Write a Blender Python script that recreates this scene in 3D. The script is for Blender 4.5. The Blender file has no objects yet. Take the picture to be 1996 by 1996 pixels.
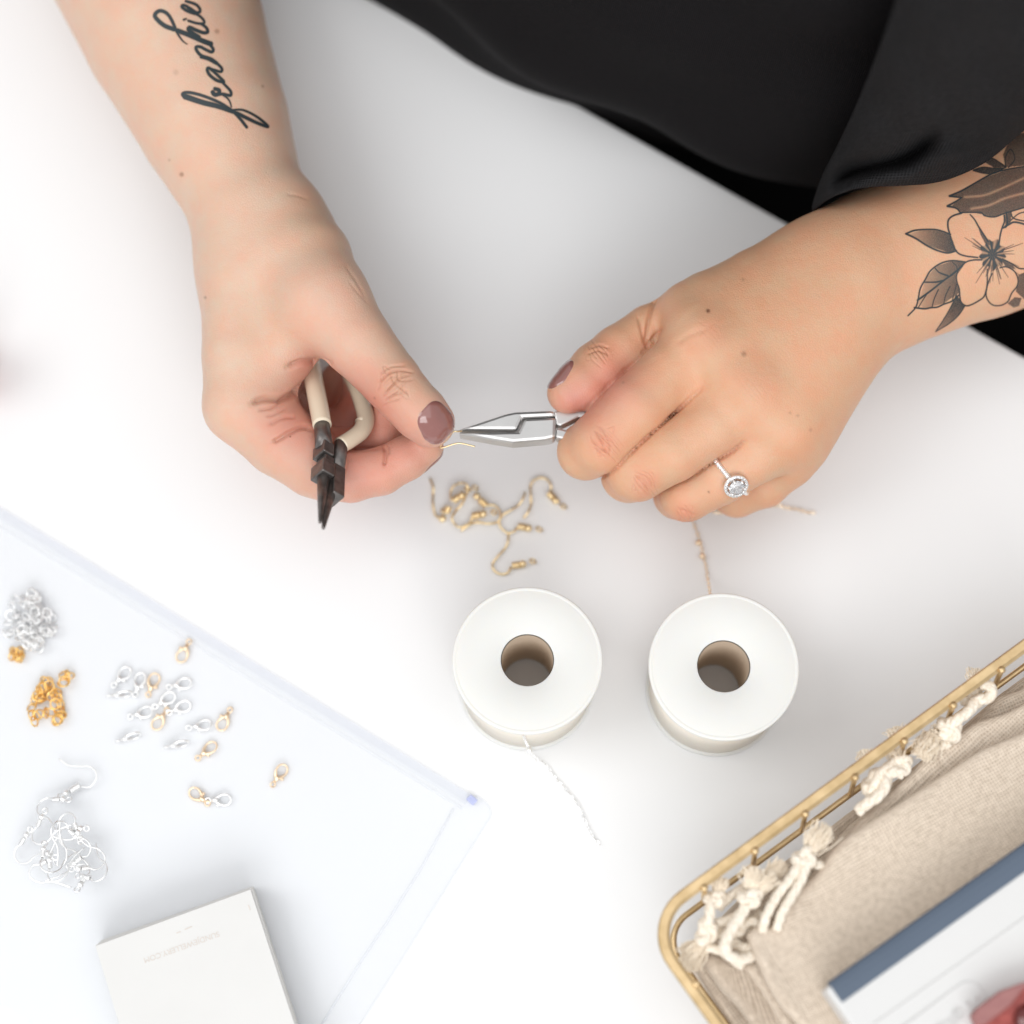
import bpy, bmesh, math, random
import numpy as np
import openvdb
from mathutils import Vector, Matrix
from mathutils.bvhtree import BVHTree
random.seed(7); rng = np.random.default_rng(7)
scn = bpy.context.scene
COL = scn.collection

# ------------------------------------------------------------------ camera
F_PX, TILT, DIST = 4157.0, math.radians(16.7), 0.93
CAM = np.array([0.0, -DIST*math.sin(TILT), DIST*math.cos(TILT)])
FW = np.array([0.0, math.sin(TILT), -math.cos(TILT)])
UP = np.array([0.0, math.cos(TILT), math.sin(TILT)])
RT = np.array([1.0, 0.0, 0.0])
cd = bpy.data.cameras.new('camera'); cam = bpy.data.objects.new('camera', cd); COL.objects.link(cam)
cam.location = CAM; cam.rotation_euler = (TILT, 0, 0)
cd.sensor_fit = 'HORIZONTAL'; cd.sensor_width = 24.0; cd.lens = F_PX/1996*24
cd.clip_start = 0.05; cd.clip_end = 20
cd.dof.use_dof = True; cd.dof.focus_distance = 0.866; cd.dof.aperture_fstop = 2.0
scn.camera = cam
# ------------------------------------------------------------------ light
w = bpy.data.worlds.new('World'); scn.world = w; w.use_nodes = True
bg = w.node_tree.nodes['Background']; bg.inputs[0].default_value = (0.97, 0.985, 1.0, 1); bg.inputs[1].default_value = 0.60
def area(name, loc, target, sx, sy, energy, col):
    l = bpy.data.lights.new(name, 'AREA'); l.shape = 'RECTANGLE'; l.size = sx; l.size_y = sy; l.energy = energy; l.color = col
    o = bpy.data.objects.new(name, l); COL.objects.link(o); o.location = loc
    o.rotation_euler = (Vector(target)-Vector(loc)).to_track_quat('-Z', 'Y').to_euler(); return o
area('window_light', (-2.5, -0.1, 3.2), (0, 0, 0), 2.0, 2.2, 45, (1.0, 0.995, 0.985))
area('overhead_fill', (0.45, -0.5, 2.4), (0.35, -0.1, 0), 3.2, 3.2, 25, (0.99, 0.995, 1.0))  # added overhead softbox, lightens the table between the arms
area('front_fill', (0.2, -3.2, 2.8), (0, 0, 0), 3.2, 2.2, 88, (0.99, 0.995, 1.0))  # added fill from the camera side, reaches past the arms
scn.view_settings.view_transform = 'Standard'; scn.view_settings.look = 'None'
scn.view_settings.exposure = 0.01; scn.view_settings.gamma = 1.0
scn.cycles.use_denoising = True
scn.cycles.max_bounces = 8; scn.cycles.transparent_max_bounces = 16
scn.cycles.sample_clamp_indirect = 6

# ------------------------------------------------------------------ pixel -> world helpers (source photo pixels, height z in cm)
def P(px, py, z):
    d = (px-998)/F_PX*RT - (py-998)/F_PX*UP + FW
    t = (z*0.01 - CAM[2])/d[2]
    return CAM + t*d
def depth(p): return float(np.dot(np.asarray(p)-CAM, FW))
def R_(rpx, p): return rpx/F_PX*depth(p)
def to_px(V):
    q = np.asarray(V)-CAM; dz = q@FW
    return np.stack([998+F_PX*(q@RT)/dz, 998-F_PX*(q@UP)/dz], -1)

# ------------------------------------------------------------------ object helpers
def link(o, parent=None):
    COL.objects.link(o)
    if parent is not None: o.parent = parent
    return o
def tag(o, label, cat=None, group=None, kind=None):
    o['label'] = label
    if cat: o['category'] = cat
    if group: o['group'] = group
    if kind: o['kind'] = kind
    return o
def thing(name, label, cat, loc=(0, 0, 0), rz=0.0, group=None):
    o = bpy.data.objects.new(name, None); o.location = tuple(loc); o.rotation_euler = (0, 0, rz); o.empty_display_size = 0.01
    link(o); tag(o, label, cat, group); return o
def mesh(name, V, Fc, mat, parent=None, smooth=True):
    me = bpy.data.meshes.new(name)
    me.from_pydata([tuple(v) for v in V], [], [tuple(f) for f in Fc]); me.update()
    if mat: me.materials.append(mat)
    if smooth: me.shade_smooth()
    return link(bpy.data.objects.new(name, me), parent)
def from_bm(name, bm, mat, parent=None, smooth=False):
    bmesh.ops.recalc_face_normals(bm, faces=bm.faces)
    me = bpy.data.meshes.new(name); bm.to_mesh(me); bm.free()
    if mat: me.materials.append(mat)
    if smooth: me.shade_smooth()
    return link(bpy.data.objects.new(name, me), parent)
def bevel(o, wdt, seg=2):
    m = o.modifiers.new('bevel', 'BEVEL'); m.width = wdt; m.segments = seg; m.limit_method = 'ANGLE'; m.angle_limit = 0.6
    return o
def catmull(pts, n=8):
    pts = [np.asarray(p, float) for p in pts]
    if len(pts) < 3: return [pts[0]+(pts[-1]-pts[0])*t for t in np.linspace(0, 1, n+1)]
    q = [2*pts[0]-pts[1]]+pts+[2*pts[-1]-pts[-2]]; out = []
    for i in range(1, len(q)-2):
        a, b, c, d = q[i-1:i+3]
        for t in np.arange(n)/n:
            out.append(0.5*((2*b)+(c-a)*t+(2*a-5*b+4*c-d)*t*t+(3*b-a-3*c+d)*t**3))
    out.append(pts[-1]); return out
def tube_geo(path, r, ns=8, closed=False, up=None):
    path = np.array(path, float); n = len(path)
    r = np.full(n, r) if np.isscalar(r) else np.interp(np.linspace(0, 1, n), np.linspace(0, 1, len(r)), r)
    T = np.gradient(path, axis=0)
    if closed: T = np.roll(path, -1, 0)-np.roll(path, 1, 0)
    T /= np.linalg.norm(T, axis=1)[:, None]+1e-12
    ref = np.array([0, 0, 1.0]) if up is None else np.asarray(up, float)
    if abs(T[0]@ref) > 0.9: ref = np.array([1.0, 0, 0])
    N = ref-(ref@T[0])*T[0]; N /= np.linalg.norm(N); V = []
    for i in range(n):
        N = N-(N@T[i])*T[i]; N /= np.linalg.norm(N)+1e-12; B = np.cross(T[i], N)
        for k in range(ns):
            a = 2*math.pi*k/ns; V.append(path[i]+r[i]*(math.cos(a)*N+math.sin(a)*B))
    Fc = []
    for i in range(n if closed else n-1):
        j = (i+1) % n
        for k in range(ns):
            l = (k+1) % ns; Fc.append((i*ns+k, i*ns+l, j*ns+l, j*ns+k))
    if not closed: Fc.append(tuple(range(ns-1, -1, -1))); Fc.append(tuple((n-1)*ns+k for k in range(ns)))
    return V, Fc
def merge(geos):
    V, Fc = [], []
    for v, f in geos:
        o = len(V); V += list(v); Fc += [tuple(i+o for i in q) for q in f]
    return V, Fc
def tube(name, path, r, mat, parent=None, ns=8, closed=False, up=None):
    return mesh(name, *tube_geo(path, r, ns, closed, up), mat, parent)
def lathe_geo(prof, seg=64):
    V, Fc = [], []; n = len(prof)
    for k in range(seg):
        a = 2*math.pi*k/seg
        for r, z in prof: V.append((r*math.cos(a), r*math.sin(a), z))
    for k in range(seg):
        l = (k+1) % seg
        for i in range(n-1): Fc.append((k*n+i, l*n+i, l*n+i+1, k*n+i+1))
    return V, Fc
def sphere_geo(c, r, ns=10, nr=6, sc=(1, 1, 1)):
    c = np.asarray(c); V = [c+np.array([0, 0, r*sc[2]])]; Fc = []
    for i in range(1, nr):
        t = math.pi*i/nr
        for k in range(ns):
            a = 2*math.pi*k/ns; V.append(c+r*np.array([math.sin(t)*math.cos(a)*sc[0], math.sin(t)*math.sin(a)*sc[1], math.cos(t)*sc[2]]))
    V.append(c-np.array([0, 0, r*sc[2]])); L = len(V)-1
    for k in range(ns):
        l = (k+1) % ns; Fc.append((0, 1+k, 1+l)); b = 1+(nr-2)*ns; Fc.append((L, b+l, b+k))
        for i in range(nr-2): Fc.append((1+i*ns+k, 1+(i+1)*ns+k, 1+(i+1)*ns+l, 1+i*ns+l))
    return V, Fc
def prism_geo(bot, top):
    n = len(bot); V = list(bot)+list(top)
    Fc = [tuple(range(n-1, -1, -1)), tuple(range(n, 2*n))]+[(i, (i+1) % n, n+(i+1) % n, n+i) for i in range(n)]
    return V, Fc
def box_frame(c, ax, ay, az, hx, hy, hz):
    c, ax, ay, az = map(np.asarray, (c, ax, ay, az)); s = [(-1, -1), (1, -1), (1, 1), (-1, 1)]
    return prism_geo([c+a*hx*ax+b*hy*ay-hz*az for a, b in s], [c+a*hx*ax+b*hy*ay+hz*az for a, b in s])
def unit(v): v = np.asarray(v, float); return v/np.linalg.norm(v)

# ------------------------------------------------------------------ materials
def mat(name, col=(0.8, 0.8, 0.8), rough=0.5, metal=0.0, **kw):
    m = bpy.data.materials.new(name); m.use_nodes = True; b = m.node_tree.nodes['Principled BSDF']
    b.inputs['Base Color'].default_value = (*col, 1); b.inputs['Roughness'].default_value = rough; b.inputs['Metallic'].default_value = metal
    for k, v in kw.items(): b.inputs[k.replace('_', ' ')].default_value = v
    return m
def nd(m, t, **kw):
    n = m.node_tree.nodes.new(t)
    for k, v in kw.items():
        if hasattr(n, k): setattr(n, k, v)
        else: n.inputs[k].default_value = v
    return n
def wire(m, a, b): m.node_tree.links.new(a, b)
def bsdf(m): return m.node_tree.nodes['Principled BSDF']
def vary(m, scale, c1, c2, bump=0.0, bscale=None, detail=4, bdist=0.0005):
    tc = nd(m, 'ShaderNodeTexCoord'); n = nd(m, 'ShaderNodeTexNoise', Scale=scale, Detail=detail); wire(m, tc.outputs['Object'], n.inputs['Vector'])
    r = nd(m, 'ShaderNodeValToRGB'); r.color_ramp.elements[0].color = (*c1, 1); r.color_ramp.elements[1].color = (*c2, 1)
    r.color_ramp.elements[0].position = 0.3; r.color_ramp.elements[1].position = 0.7
    wire(m, n.outputs['Fac'], r.inputs['Fac']); wire(m, r.outputs['Color'], bsdf(m).inputs['Base Color'])
    if bump:
        n2 = nd(m, 'ShaderNodeTexNoise', Scale=bscale or scale*4, Detail=3); wire(m, tc.outputs['Object'], n2.inputs['Vector'])
        b = nd(m, 'ShaderNodeBump', Strength=bump, Distance=bdist); wire(m, n2.outputs['Fac'], b.inputs['Height']); wire(m, b.outputs['Normal'], bsdf(m).inputs['Normal'])
    return m
def mnode(m, op, a, b=None):
    n = nd(m, 'ShaderNodeMath', operation=op)
    for i, x in enumerate((a, b)):
        if x is None: continue
        if isinstance(x, (int, float)): n.inputs[i].default_value = x
        else: wire(m, x, n.inputs[i])
    return n.outputs[0]

M_TABLE = vary(mat('white_laminate', rough=0.34, Specular_IOR_Level=0.35), 3.0, (0.775, 0.778, 0.782), (0.79, 0.792, 0.795), 0.03, 900)
M_FLOOR = vary(mat('floor_boards', rough=0.6), 6, (0.10, 0.075, 0.055), (0.16, 0.12, 0.09))
M_GOLD = mat('gold_plate', (1.0, 0.80, 0.48), 0.36, 1.0)
M_GOLD2 = mat('warm_gold_plate', (1.0, 0.66, 0.24), 0.3, 1.0)
M_ROSE = mat('pale_gold_plate', (1.0, 0.80, 0.58), 0.38, 1.0)
M_SILVER = mat('silver_plate', (0.97, 0.97, 0.965), 0.3, 0.8)
M_STEEL = vary(mat('brushed_steel', rough=0.42, metal=1.0), 60, (0.58, 0.57, 0.56), (0.66, 0.65, 0.64), 0.08, 2500, bdist=0.0001)
M_DARKSTEEL = vary(mat('dark_steel', rough=0.36, metal=0.85), 300, (0.13, 0.118, 0.112), (0.22, 0.20, 0.19), 0.12, 3500, bdist=0.00015)
M_CREAMGRIP = mat('cream_plastic_grip', (0.72, 0.62, 0.475), 0.3, Coat_Weight=0.3)
M_BRASS = vary(mat('worn_brass', rough=0.42, metal=1.0), 160, (0.56, 0.40, 0.21), (0.76, 0.57, 0.33), 0.2, 900, bdist=0.0002)
M_SPOOL = mat('white_spool_plastic', (0.735, 0.725, 0.695), 0.45, Subsurface_Weight=0.3, Subsurface_Radius=(1, 0.75, 0.5), Subsurface_Scale=0.006)
M_SPOOL2 = mat('cream_spool_plastic', (0.79, 0.735, 0.645), 0.5, Subsurface_Weight=0.3, Subsurface_Radius=(1, 0.7, 0.4), Subsurface_Scale=0.006)
M_TUBE = mat('cardboard_tube', (0.66, 0.54, 0.42), 0.8)
M_CARD = vary(mat('ivory_card', rough=0.7), 40, (0.68, 0.672, 0.655), (0.70, 0.692, 0.675), 0.04, 1500)
M_PRINT = mat('pale_tan_print', (0.66, 0.60, 0.55), 0.7)
M_BLUE = vary(mat('slate_blue_plastic', rough=0.42), 25, (0.072, 0.100, 0.145), (0.086, 0.116, 0.162), 0.03, 2500)
M_WHITEPL = vary(mat('white_moulded_plastic', rough=0.38), 15, (0.655, 0.65, 0.64), (0.675, 0.67, 0.66), 0.02, 1800)
M_RED = vary(mat('red_stained_wood', rough=0.33), 500, (0.24, 0.03, 0.026), (0.38, 0.075, 0.06), 0.05, 1200)
M_REDTOP = vary(mat('lit_red_facet', rough=0.5), 300, (0.30, 0.125, 0.12), (0.34, 0.15, 0.14))  # facet shading of the red block put into a paler mauve colour
M_MAROON = mat('maroon_gloss', (0.13, 0.022, 0.02), 0.12, Coat_Weight=0.6)
M_NAIL = mat('mauve_nail_varnish', (0.265, 0.108, 0.094), 0.14, Coat_Weight=1.0, Coat_Roughness=0.04)
M_GEM = mat('clear_gem', (0.98, 0.98, 1.0), 0.02, 0.0, IOR=2.2, Transmission_Weight=0.75)
M_INKBASE = None

def cloth_mat(name, c1, c2, pitch, bump, rough=0.9, sheen=0.0, mottled=None, holes=0.35):
    m = mat(name, c1, rough); b = bsdf(m)
    if sheen: b.inputs['Sheen Weight'].default_value = sheen; b.inputs['Sheen Roughness'].default_value = 0.4
    tc = nd(m, 'ShaderNodeTexCoord'); wob = nd(m, 'ShaderNodeTexNoise', Scale=55.0, Detail=2.0); wire(m, tc.outputs['UV'], wob.inputs['Vector'])
    big = nd(m, 'ShaderNodeTexNoise', Scale=420.0, Detail=3.0); wire(m, tc.outputs['UV'], big.inputs['Vector'])
    sx = nd(m, 'ShaderNodeSeparateXYZ'); wire(m, tc.outputs['UV'], sx.inputs[0])
    k = 2*math.pi/pitch
    def wv(o): return mnode(m, 'SINE', mnode(m, 'ADD', mnode(m, 'MULTIPLY', o, k), mnode(m, 'MULTIPLY', wob.outputs['Fac'], 9.0)))
    a, c = wv(sx.outputs[0]), wv(sx.outputs[1])
    h = mnode(m, 'MAXIMUM', a, c)                               # thread crowns, holes where both are low
    mx = nd(m, 'ShaderNodeMix', data_type='RGBA'); mx.inputs[6].default_value = (*c2, 1); mx.inputs[7].default_value = (*c1, 1)
    f = mnode(m, 'ADD', mnode(m, 'MULTIPLY', h, holes), mnode(m, 'MULTIPLY', big.outputs['Fac'], 1.15))
    fc = nd(m, 'ShaderNodeClamp'); wire(m, f, fc.inputs[0]); wire(m, fc.outputs[0], mx.inputs[0])
    wire(m, mx.outputs[2], b.inputs['Base Color'])
    bp = nd(m, 'ShaderNodeBump', Strength=bump, Distance=pitch*0.4); wire(m, h, bp.inputs['Height']); wire(m, bp.outputs['Normal'], b.inputs['Normal'])
    return m
M_LINEN = cloth_mat('natural_linen', (0.77, 0.655, 0.535), (0.45, 0.35, 0.26), 0.00125, 0.5)
M_SHIRT = cloth_mat('black_jersey', (0.0105, 0.0096, 0.0105), (0.0066, 0.0062, 0.0066), 0.0008, 0.35, 0.9)
bsdf(M_SHIRT).inputs['Specular IOR Level'].default_value = 0.07; bsdf(M_SHIRT).inputs['Roughness'].default_value = 0.7
M_SLEEVE = cloth_mat('charcoal_rib_knit', (0.027, 0.0262, 0.0278), (0.0055, 0.0053, 0.0058), 0.00125, 0.8, 0.9)
bsdf(M_SLEEVE).inputs['Specular IOR Level'].default_value = 0.12
M_TROUSER = mat('black_denim', (0.006, 0.006, 0.0065), 0.95, Specular_IOR_Level=0.05)
def cord_mat(nm, ca, cb):
    m = mat(nm, (0.80, 0.70, 0.56), 0.9); tc = nd(m, 'ShaderNodeTexCoord')
    n = nd(m, 'ShaderNodeTexNoise', Scale=900.0, Detail=4.0); wire(m, tc.outputs['Object'], n.inputs['Vector'])
    r = nd(m, 'ShaderNodeValToRGB'); r.color_ramp.elements[0].color = (*ca, 1); r.color_ramp.elements[1].color = (*cb, 1)
    r.color_ramp.elements[0].position = 0.35; r.color_ramp.elements[1].position = 0.6
    wire(m, n.outputs['Fac'], r.inputs['Fac']); wire(m, r.outputs['Color'], bsdf(m).inputs['Base Color'])
    b = nd(m, 'ShaderNodeBump', Strength=0.5, Distance=0.0004); wire(m, n.outputs['Fac'], b.inputs['Height']); wire(m, b.outputs['Normal'], bsdf(m).inputs['Normal'])
    return m
M_CORD = cord_mat('cotton_cord', (0.76, 0.65, 0.52), (0.90, 0.83, 0.72))
M_TASSEL = mat('frayed_cotton', (0.92, 0.82, 0.68), 0.95, Specular_IOR_Level=0.1)
def skin_mat():
    m = mat('skin', (0.7, 0.45, 0.33), 0.42, Subsurface_Weight=0.5, Subsurface_Radius=(1.0, 0.36, 0.2), Subsurface_Scale=0.0018, Specular_IOR_Level=0.4)
    a = nd(m, 'ShaderNodeVertexColor', layer_name='tone'); tc = nd(m, 'ShaderNodeTexCoord')
    n = nd(m, 'ShaderNodeTexNoise', Scale=90.0, Detail=5.0, Roughness=0.6); wire(m, tc.outputs['Object'], n.inputs['Vector'])
    r = nd(m, 'ShaderNodeValToRGB'); r.color_ramp.elements[0].color = (1.04, 0.935, 0.91, 1); r.color_ramp.elements[1].color = (0.985, 1.035, 1.045, 1)
    r.color_ramp.elements[0].position = 0.35; r.color_ramp.elements[1].position = 0.68
    wire(m, n.outputs['Fac'], r.inputs['Fac'])
    mx = nd(m, 'ShaderNodeMix', data_type='RGBA', blend_type='MULTIPLY'); mx.inputs[0].default_value = 1
    wire(m, a.outputs['Color'], mx.inputs[6]); wire(m, r.outputs['Color'], mx.inputs[7]); wire(m, mx.outputs[2], bsdf(m).inputs['Base Color'])
    v = nd(m, 'ShaderNodeTexVoronoi', Scale=900.0, feature='DISTANCE_TO_EDGE'); wire(m, tc.outputs['Object'], v.inputs['Vector'])
    n2 = nd(m, 'ShaderNodeTexNoise', Scale=300.0, Detail=5.0); wire(m, tc.outputs['Object'], n2.inputs['Vector'])
    h = mnode(m, 'ADD', mnode(m, 'MULTIPLY', mnode(m, 'MINIMUM', v.outputs['Distance'], 0.12), 2.2), mnode(m, 'MULTIPLY', n2.outputs['Fac'], 0.9))
    b = nd(m, 'ShaderNodeBump', Strength=0.5, Distance=0.0004); wire(m, h, b.inputs['Height']); wire(m, b.outputs['Normal'], bsdf(m).inputs['Normal'])
    return m
M_SKIN = skin_mat()
def ink_mat(name, col):
    m = mat(name, col, 0.5); nt = m.node_tree
    a = nd(m, 'ShaderNodeAttribute', attribute_name='ink'); t = nd(m, 'ShaderNodeBsdfTransparent'); mx = nd(m, 'ShaderNodeMixShader')
    wire(m, a.outputs['Fac'], mx.inputs[0]); wire(m, t.outputs[0], mx.inputs[1]); wire(m, bsdf(m).outputs[0], mx.inputs[2])
    wire(m, mx.outputs[0], nt.nodes['Material Output'].inputs['Surface']); return m
M_INK = ink_mat('tattoo_ink', (0.021, 0.034, 0.039))
def vinyl_mat(name, col, alpha, rough=0.08):
    m = mat(name, col, rough, Coat_Weight=0.3); t = nd(m, 'ShaderNodeBsdfTransparent'); t.inputs[0].default_value = (0.998, 0.999, 1.0, 1); mx = nd(m, 'ShaderNodeMixShader', Fac=alpha)
    wire(m, t.outputs[0], mx.inputs[1]); wire(m, bsdf(m).outputs[0], mx.inputs[2]); wire(m, mx.outputs[0], m.node_tree.nodes['Material Output'].inputs['Surface']); return m
M_VINYL = vinyl_mat('clear_vinyl', (0.76, 0.80, 0.87), 0.085)
M_ZIP = vinyl_mat('pale_blue_vinyl', (0.78, 0.81, 0.90), 0.12)
M_ZIPB = vinyl_mat('blue_zip_stop', (0.52, 0.57, 0.88), 0.45)

# ------------------------------------------------------------------ signed distance modelling
class Field:
    def __init__(s, lo, hi, h):
        s.lo = np.array(lo, float); s.h = h; s.n = np.ceil((np.array(hi)-s.lo)/h).astype(int)+1
        s.d = np.full(s.n, 0.02, np.float32)
        s.ax = [(s.lo[i]+h*np.arange(s.n[i])).astype(np.float32) for i in range(3)]
    def box(s, lo, hi, pad):
        a = np.clip(np.floor((np.array(lo)-pad-s.lo)/s.h).astype(int), 0, s.n); b = np.clip(np.ceil((np.array(hi)+pad-s.lo)/s.h).astype(int)+1, 0, s.n)
        return tuple(slice(i, j) for i, j in zip(a, b))
    def grid(s, sl): return np.meshgrid(s.ax[0][sl[0]], s.ax[1][sl[1]], s.ax[2][sl[2]], indexing='ij', sparse=True)
    def cone(s, a, b, ra, rb, sl):
        X, Y, Z = s.grid(sl); a = np.asarray(a, np.float32); ba = np.asarray(b, np.float32)-a; L = float(ba@ba)
        x, y, z = X-a[0], Y-a[1], Z-a[2]
        t = (x*ba[0]+y*ba[1]+z*ba[2])/L
        sh = (rb-ra)/math.sqrt(L)                                       # slope correction keeps the cone tangent to both spheres
        rad = np.sqrt(np.maximum((x*x+y*y+z*z)-t*t*L, 0)); t = np.clip(t+rad*sh/math.sqrt(L), 0, 1)
        dx, dy, dz = x-t*ba[0], y-t*ba[1], z-t*ba[2]
        return np.sqrt(dx*dx+dy*dy+dz*dz)-(ra+t*(rb-ra))
    def chain(s, pts, k, kout):
        """pts: (pos, radius) along one limb; blended with k, then united with the body with kout"""
        rm = max(r for _, r in pts); A = np.array([p for p, _ in pts])
        sl = s.box(A.min(0)-rm, A.max(0)+rm, max(k, kout)+4*s.h); f = None
        for (a, ra), (b, rb) in zip(pts, pts[1:]):
            c = s.cone(a, b, ra, rb, sl); f = c if f is None else smin(f, c, k)
        s.d[sl] = smin(s.d[sl], f, kout)
    def to_mesh(s, smooth=2):
        g = openvdb.FloatGrid(0.02); g.copyFromArray(s.d); g.transform = openvdb.createLinearTransform(s.h)
        pts, q = g.convertToQuads(0.0)
        V = np.array(pts, float)+s.lo; Fq = np.array(q, int)
        A = V[Fq]-V.mean(0); vol = (np.cross(A[:, 1]-A[:, 0], A[:, 2]-A[:, 0])*A[:, 0]).sum()+(np.cross(A[:, 2]-A[:, 0], A[:, 3]-A[:, 0])*A[:, 0]).sum()
        if vol < 0: Fq = Fq[:, ::-1].copy()
        for _ in range(smooth):                                          # light relaxation removes voxel stepping
            acc = np.zeros_like(V); cnt = np.zeros(len(V))
            for i in range(4):
                a, b = Fq[:, i], Fq[:, (i+1) % 4]
                np.add.at(acc, a, V[b]); np.add.at(acc, b, V[a]); np.add.at(cnt, a, 1); np.add.at(cnt, b, 1)
            V = 0.4*V+0.6*acc/cnt[:, None]
        return V, Fq
def smin(a, b, k):
    if k <= 0: return np.minimum(a, b)
    h = np.maximum(k-np.abs(a-b), 0)/k
    return np.minimum(a, b)-h*h*(k*0.25)
def normals(V, Fq):
    n = np.cross(V[Fq[:, 2]]-V[Fq[:, 0]], V[Fq[:, 3]]-V[Fq[:, 1]]); N = np.zeros_like(V)
    for i in range(4): np.add.at(N, Fq[:, i], n)
    return N/(np.linalg.norm(N, axis=1)[:, None]+1e-12)
def seg_dist(Q, poly):
    """distance of 2-D points Q to a polyline, and the parameter along it"""
    best = np.full(len(Q), 1e9); par = np.zeros(len(Q)); m = len(poly)-1
    for i in range(m):
        a, b = np.asarray(poly[i], float), np.asarray(poly[i+1], float); ab = b-a
        t = np.clip(((Q-a)@ab)/(ab@ab+1e-9), 0, 1); d = np.linalg.norm(Q-a-t[:, None]*ab, axis=1)
        k = d < best; best[k] = d[k]; par[k] = (i+t[k])/m
    return best, par
def inside(Q, poly):
    poly = np.asarray(poly, float); c = np.zeros(len(Q), bool); j = len(poly)-1
    for i in range(len(poly)):
        a, b = poly[i], poly[j]
        k = ((a[1] > Q[:, 1]) != (b[1] > Q[:, 1])) & (Q[:, 0] < (b[0]-a[0])*(Q[:, 1]-a[1])/(b[1]-a[1]+1e-12)+a[0]); c ^= k; j = i
    return c
def J(px, py, z, r):
    p = P(px, py, z); return (p, R_(r, p))
def set_uv(o, uvv):
    me = o.data; l = me.uv_layers.new(name='UVMap'); idx = np.zeros(len(me.loops), int); me.loops.foreach_get('vertex_index', idx)
    l.data.foreach_set('uv', np.asarray(uvv, np.float32)[idx].ravel())
# ================================================================== SETTING
EA, EB = P(1210, 252, 0), P(1996, 695, 0)
ED = unit(EB-EA); EN = np.array([ED[1], -ED[0], 0.0]); EN = EN if EN[1] < 0 else -EN      # EN points from the edge over the table
E0 = EA+ED*0.1
floor = mesh('floor', [(-3, -3, -0.74), (3, -3, -0.74), (3, 3, -0.74), (-3, 3, -0.74)], [(0, 1, 2, 3)], M_FLOOR, smooth=False); floor['kind'] = 'structure'
table = thing('table', 'white laminate table top with a straight edge against the black shirt', 'table', E0+EN*0.45+np.array([0, 0, -0.74]))
def tparent(o, t): o.parent = t; o.matrix_parent_inverse = Matrix.Translation(-Vector(t.location)); return o
c = E0+EN*0.45
tt = mesh('tabletop', *box_frame(c+np.array([0, 0, -0.0125]), ED, EN, (0, 0, 1), 0.85, 0.45, 0.0125), M_TABLE, smooth=False); bevel(tt, 0.0015, 3); tparent(tt, table)
for a, b in ((-0.78, -0.38), (0.78, -0.38), (0.78, 0.38), (-0.78, 0.38)):
    q = c+ED*a+EN*b; tparent(mesh('leg', *box_frame(q+np.array([0, 0, -0.3825]), ED, EN, (0, 0, 1), 0.022, 0.022, 0.3575), M_TABLE, smooth=False), table)

# ================================================================== PERSON
person = thing('person', 'person in a black shirt with tattooed forearms working with pliers over the table', 'person', P(1500, -100, -20))
def pj(o): return tparent(o, person)

def hand_right():
    lo = P(60, 1060, 0); hi = P(920, -430, 0)
    f = Field((lo[0]-0.005, lo[1]-0.012, 0.001), (hi[0]+0.004, hi[1]+0.01, 0.108), 0.0007)
    K = 0.011
    # forearm, two parallel bones for an oval section
    f.chain([J(150, -420, 5.2, 205), J(262, -130, 5.6, 197), J(336, 62, 5.9, 171), J(412, 235, 6.2, 143), J(488, 410, 6.5, 106), J(492, 500, 6.4, 94)], 0.0015, 0)
    f.chain([J(280, -130, 4.6, 182), J(348, 62, 4.9, 156), J(424, 240, 5.2, 122), J(494, 420, 5.2, 92), J(490, 520, 5.0, 92)], 0.0015, K)
    # metacarpals and palm
    f.chain([J(492, 440, 6.6, 96), J(484, 560, 6.7, 88), J(476, 690, 6.5, 80), J(472, 790, 6.2, 72)], 0.0015, K)
    f.chain([J(490, 450, 5.2, 96), J(472, 775, 4.7, 68)], 0.0015, K)
    f.chain([J(495, 450, 4.0, 90), J(482, 740, 3.2, 64)], 0.0015, K)
    f.chain([J(500, 460, 3.2, 76), J(495, 700, 2.0, 58)], 0.0015, K)
    f.chain([J(560, 520, 5.2, 92), J(548, 650, 4.6, 84), J(528, 740, 4.1, 62)], 0.0015, K)       # palm mass
    # ball of the thumb and the web towards the index finger
    f.chain([J(555, 440, 6.7, 80), J(594, 510, 7.4, 92), J(630, 592, 8.1, 87)], 0.0015, 0.016)
    f.chain([J(600, 590, 7.5, 66), J(545, 690, 6.5, 62), J(505, 750, 6.0, 52)], 0.0015, 0.012)
    f.chain([J(505, 770, 5.9, 60), J(548, 838, 5.4, 56), J(588, 878, 5.3, 58)], 0.0015, 0.006)
    # index finger
    f.chain([J(470, 792, 6.2, 72), J(545, 858, 5.8, 70), J(612, 904, 5.5, 65), J(636, 918, 5.4, 58), J(684, 930, 5.4, 49), J(742, 919, 5.5, 46), J(792, 893, 5.7, 43), J(829, 871, 5.85, 36)], 0.0015, 0.004)
    # middle, ring and little finger curled beneath it
    f.chain([J(478, 780, 4.6, 64), J(602, 880, 3.9, 57), J(690, 882, 4.0, 46), J(750, 850, 4.6, 43), J(762, 802, 4.9, 38)], 0.0015, 0.002)
    f.chain([J(486, 745, 3.2, 60), J(600, 855, 2.4, 55), J(680, 838, 2.9, 46), J(712, 775, 3.5, 42), J(702, 724, 3.9, 38)], 0.0015, 0.002)
    f.chain([J(498, 705, 2.0, 54), J(585, 800, 1.3, 46), J(640, 790, 1.2, 40), J(660, 740, 1.5, 35)], 0.0015, 0.002)
    # thumb
    f.chain([J(634, 590, 8.1, 86), J(698, 668, 8.4, 68), J(763, 743, 8.45, 58), J(790, 775, 8.2, 54), J(818, 804, 7.9, 53), J(838, 824, 7.6, 49)], 0.0015, 0.006)
    return f
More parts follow.
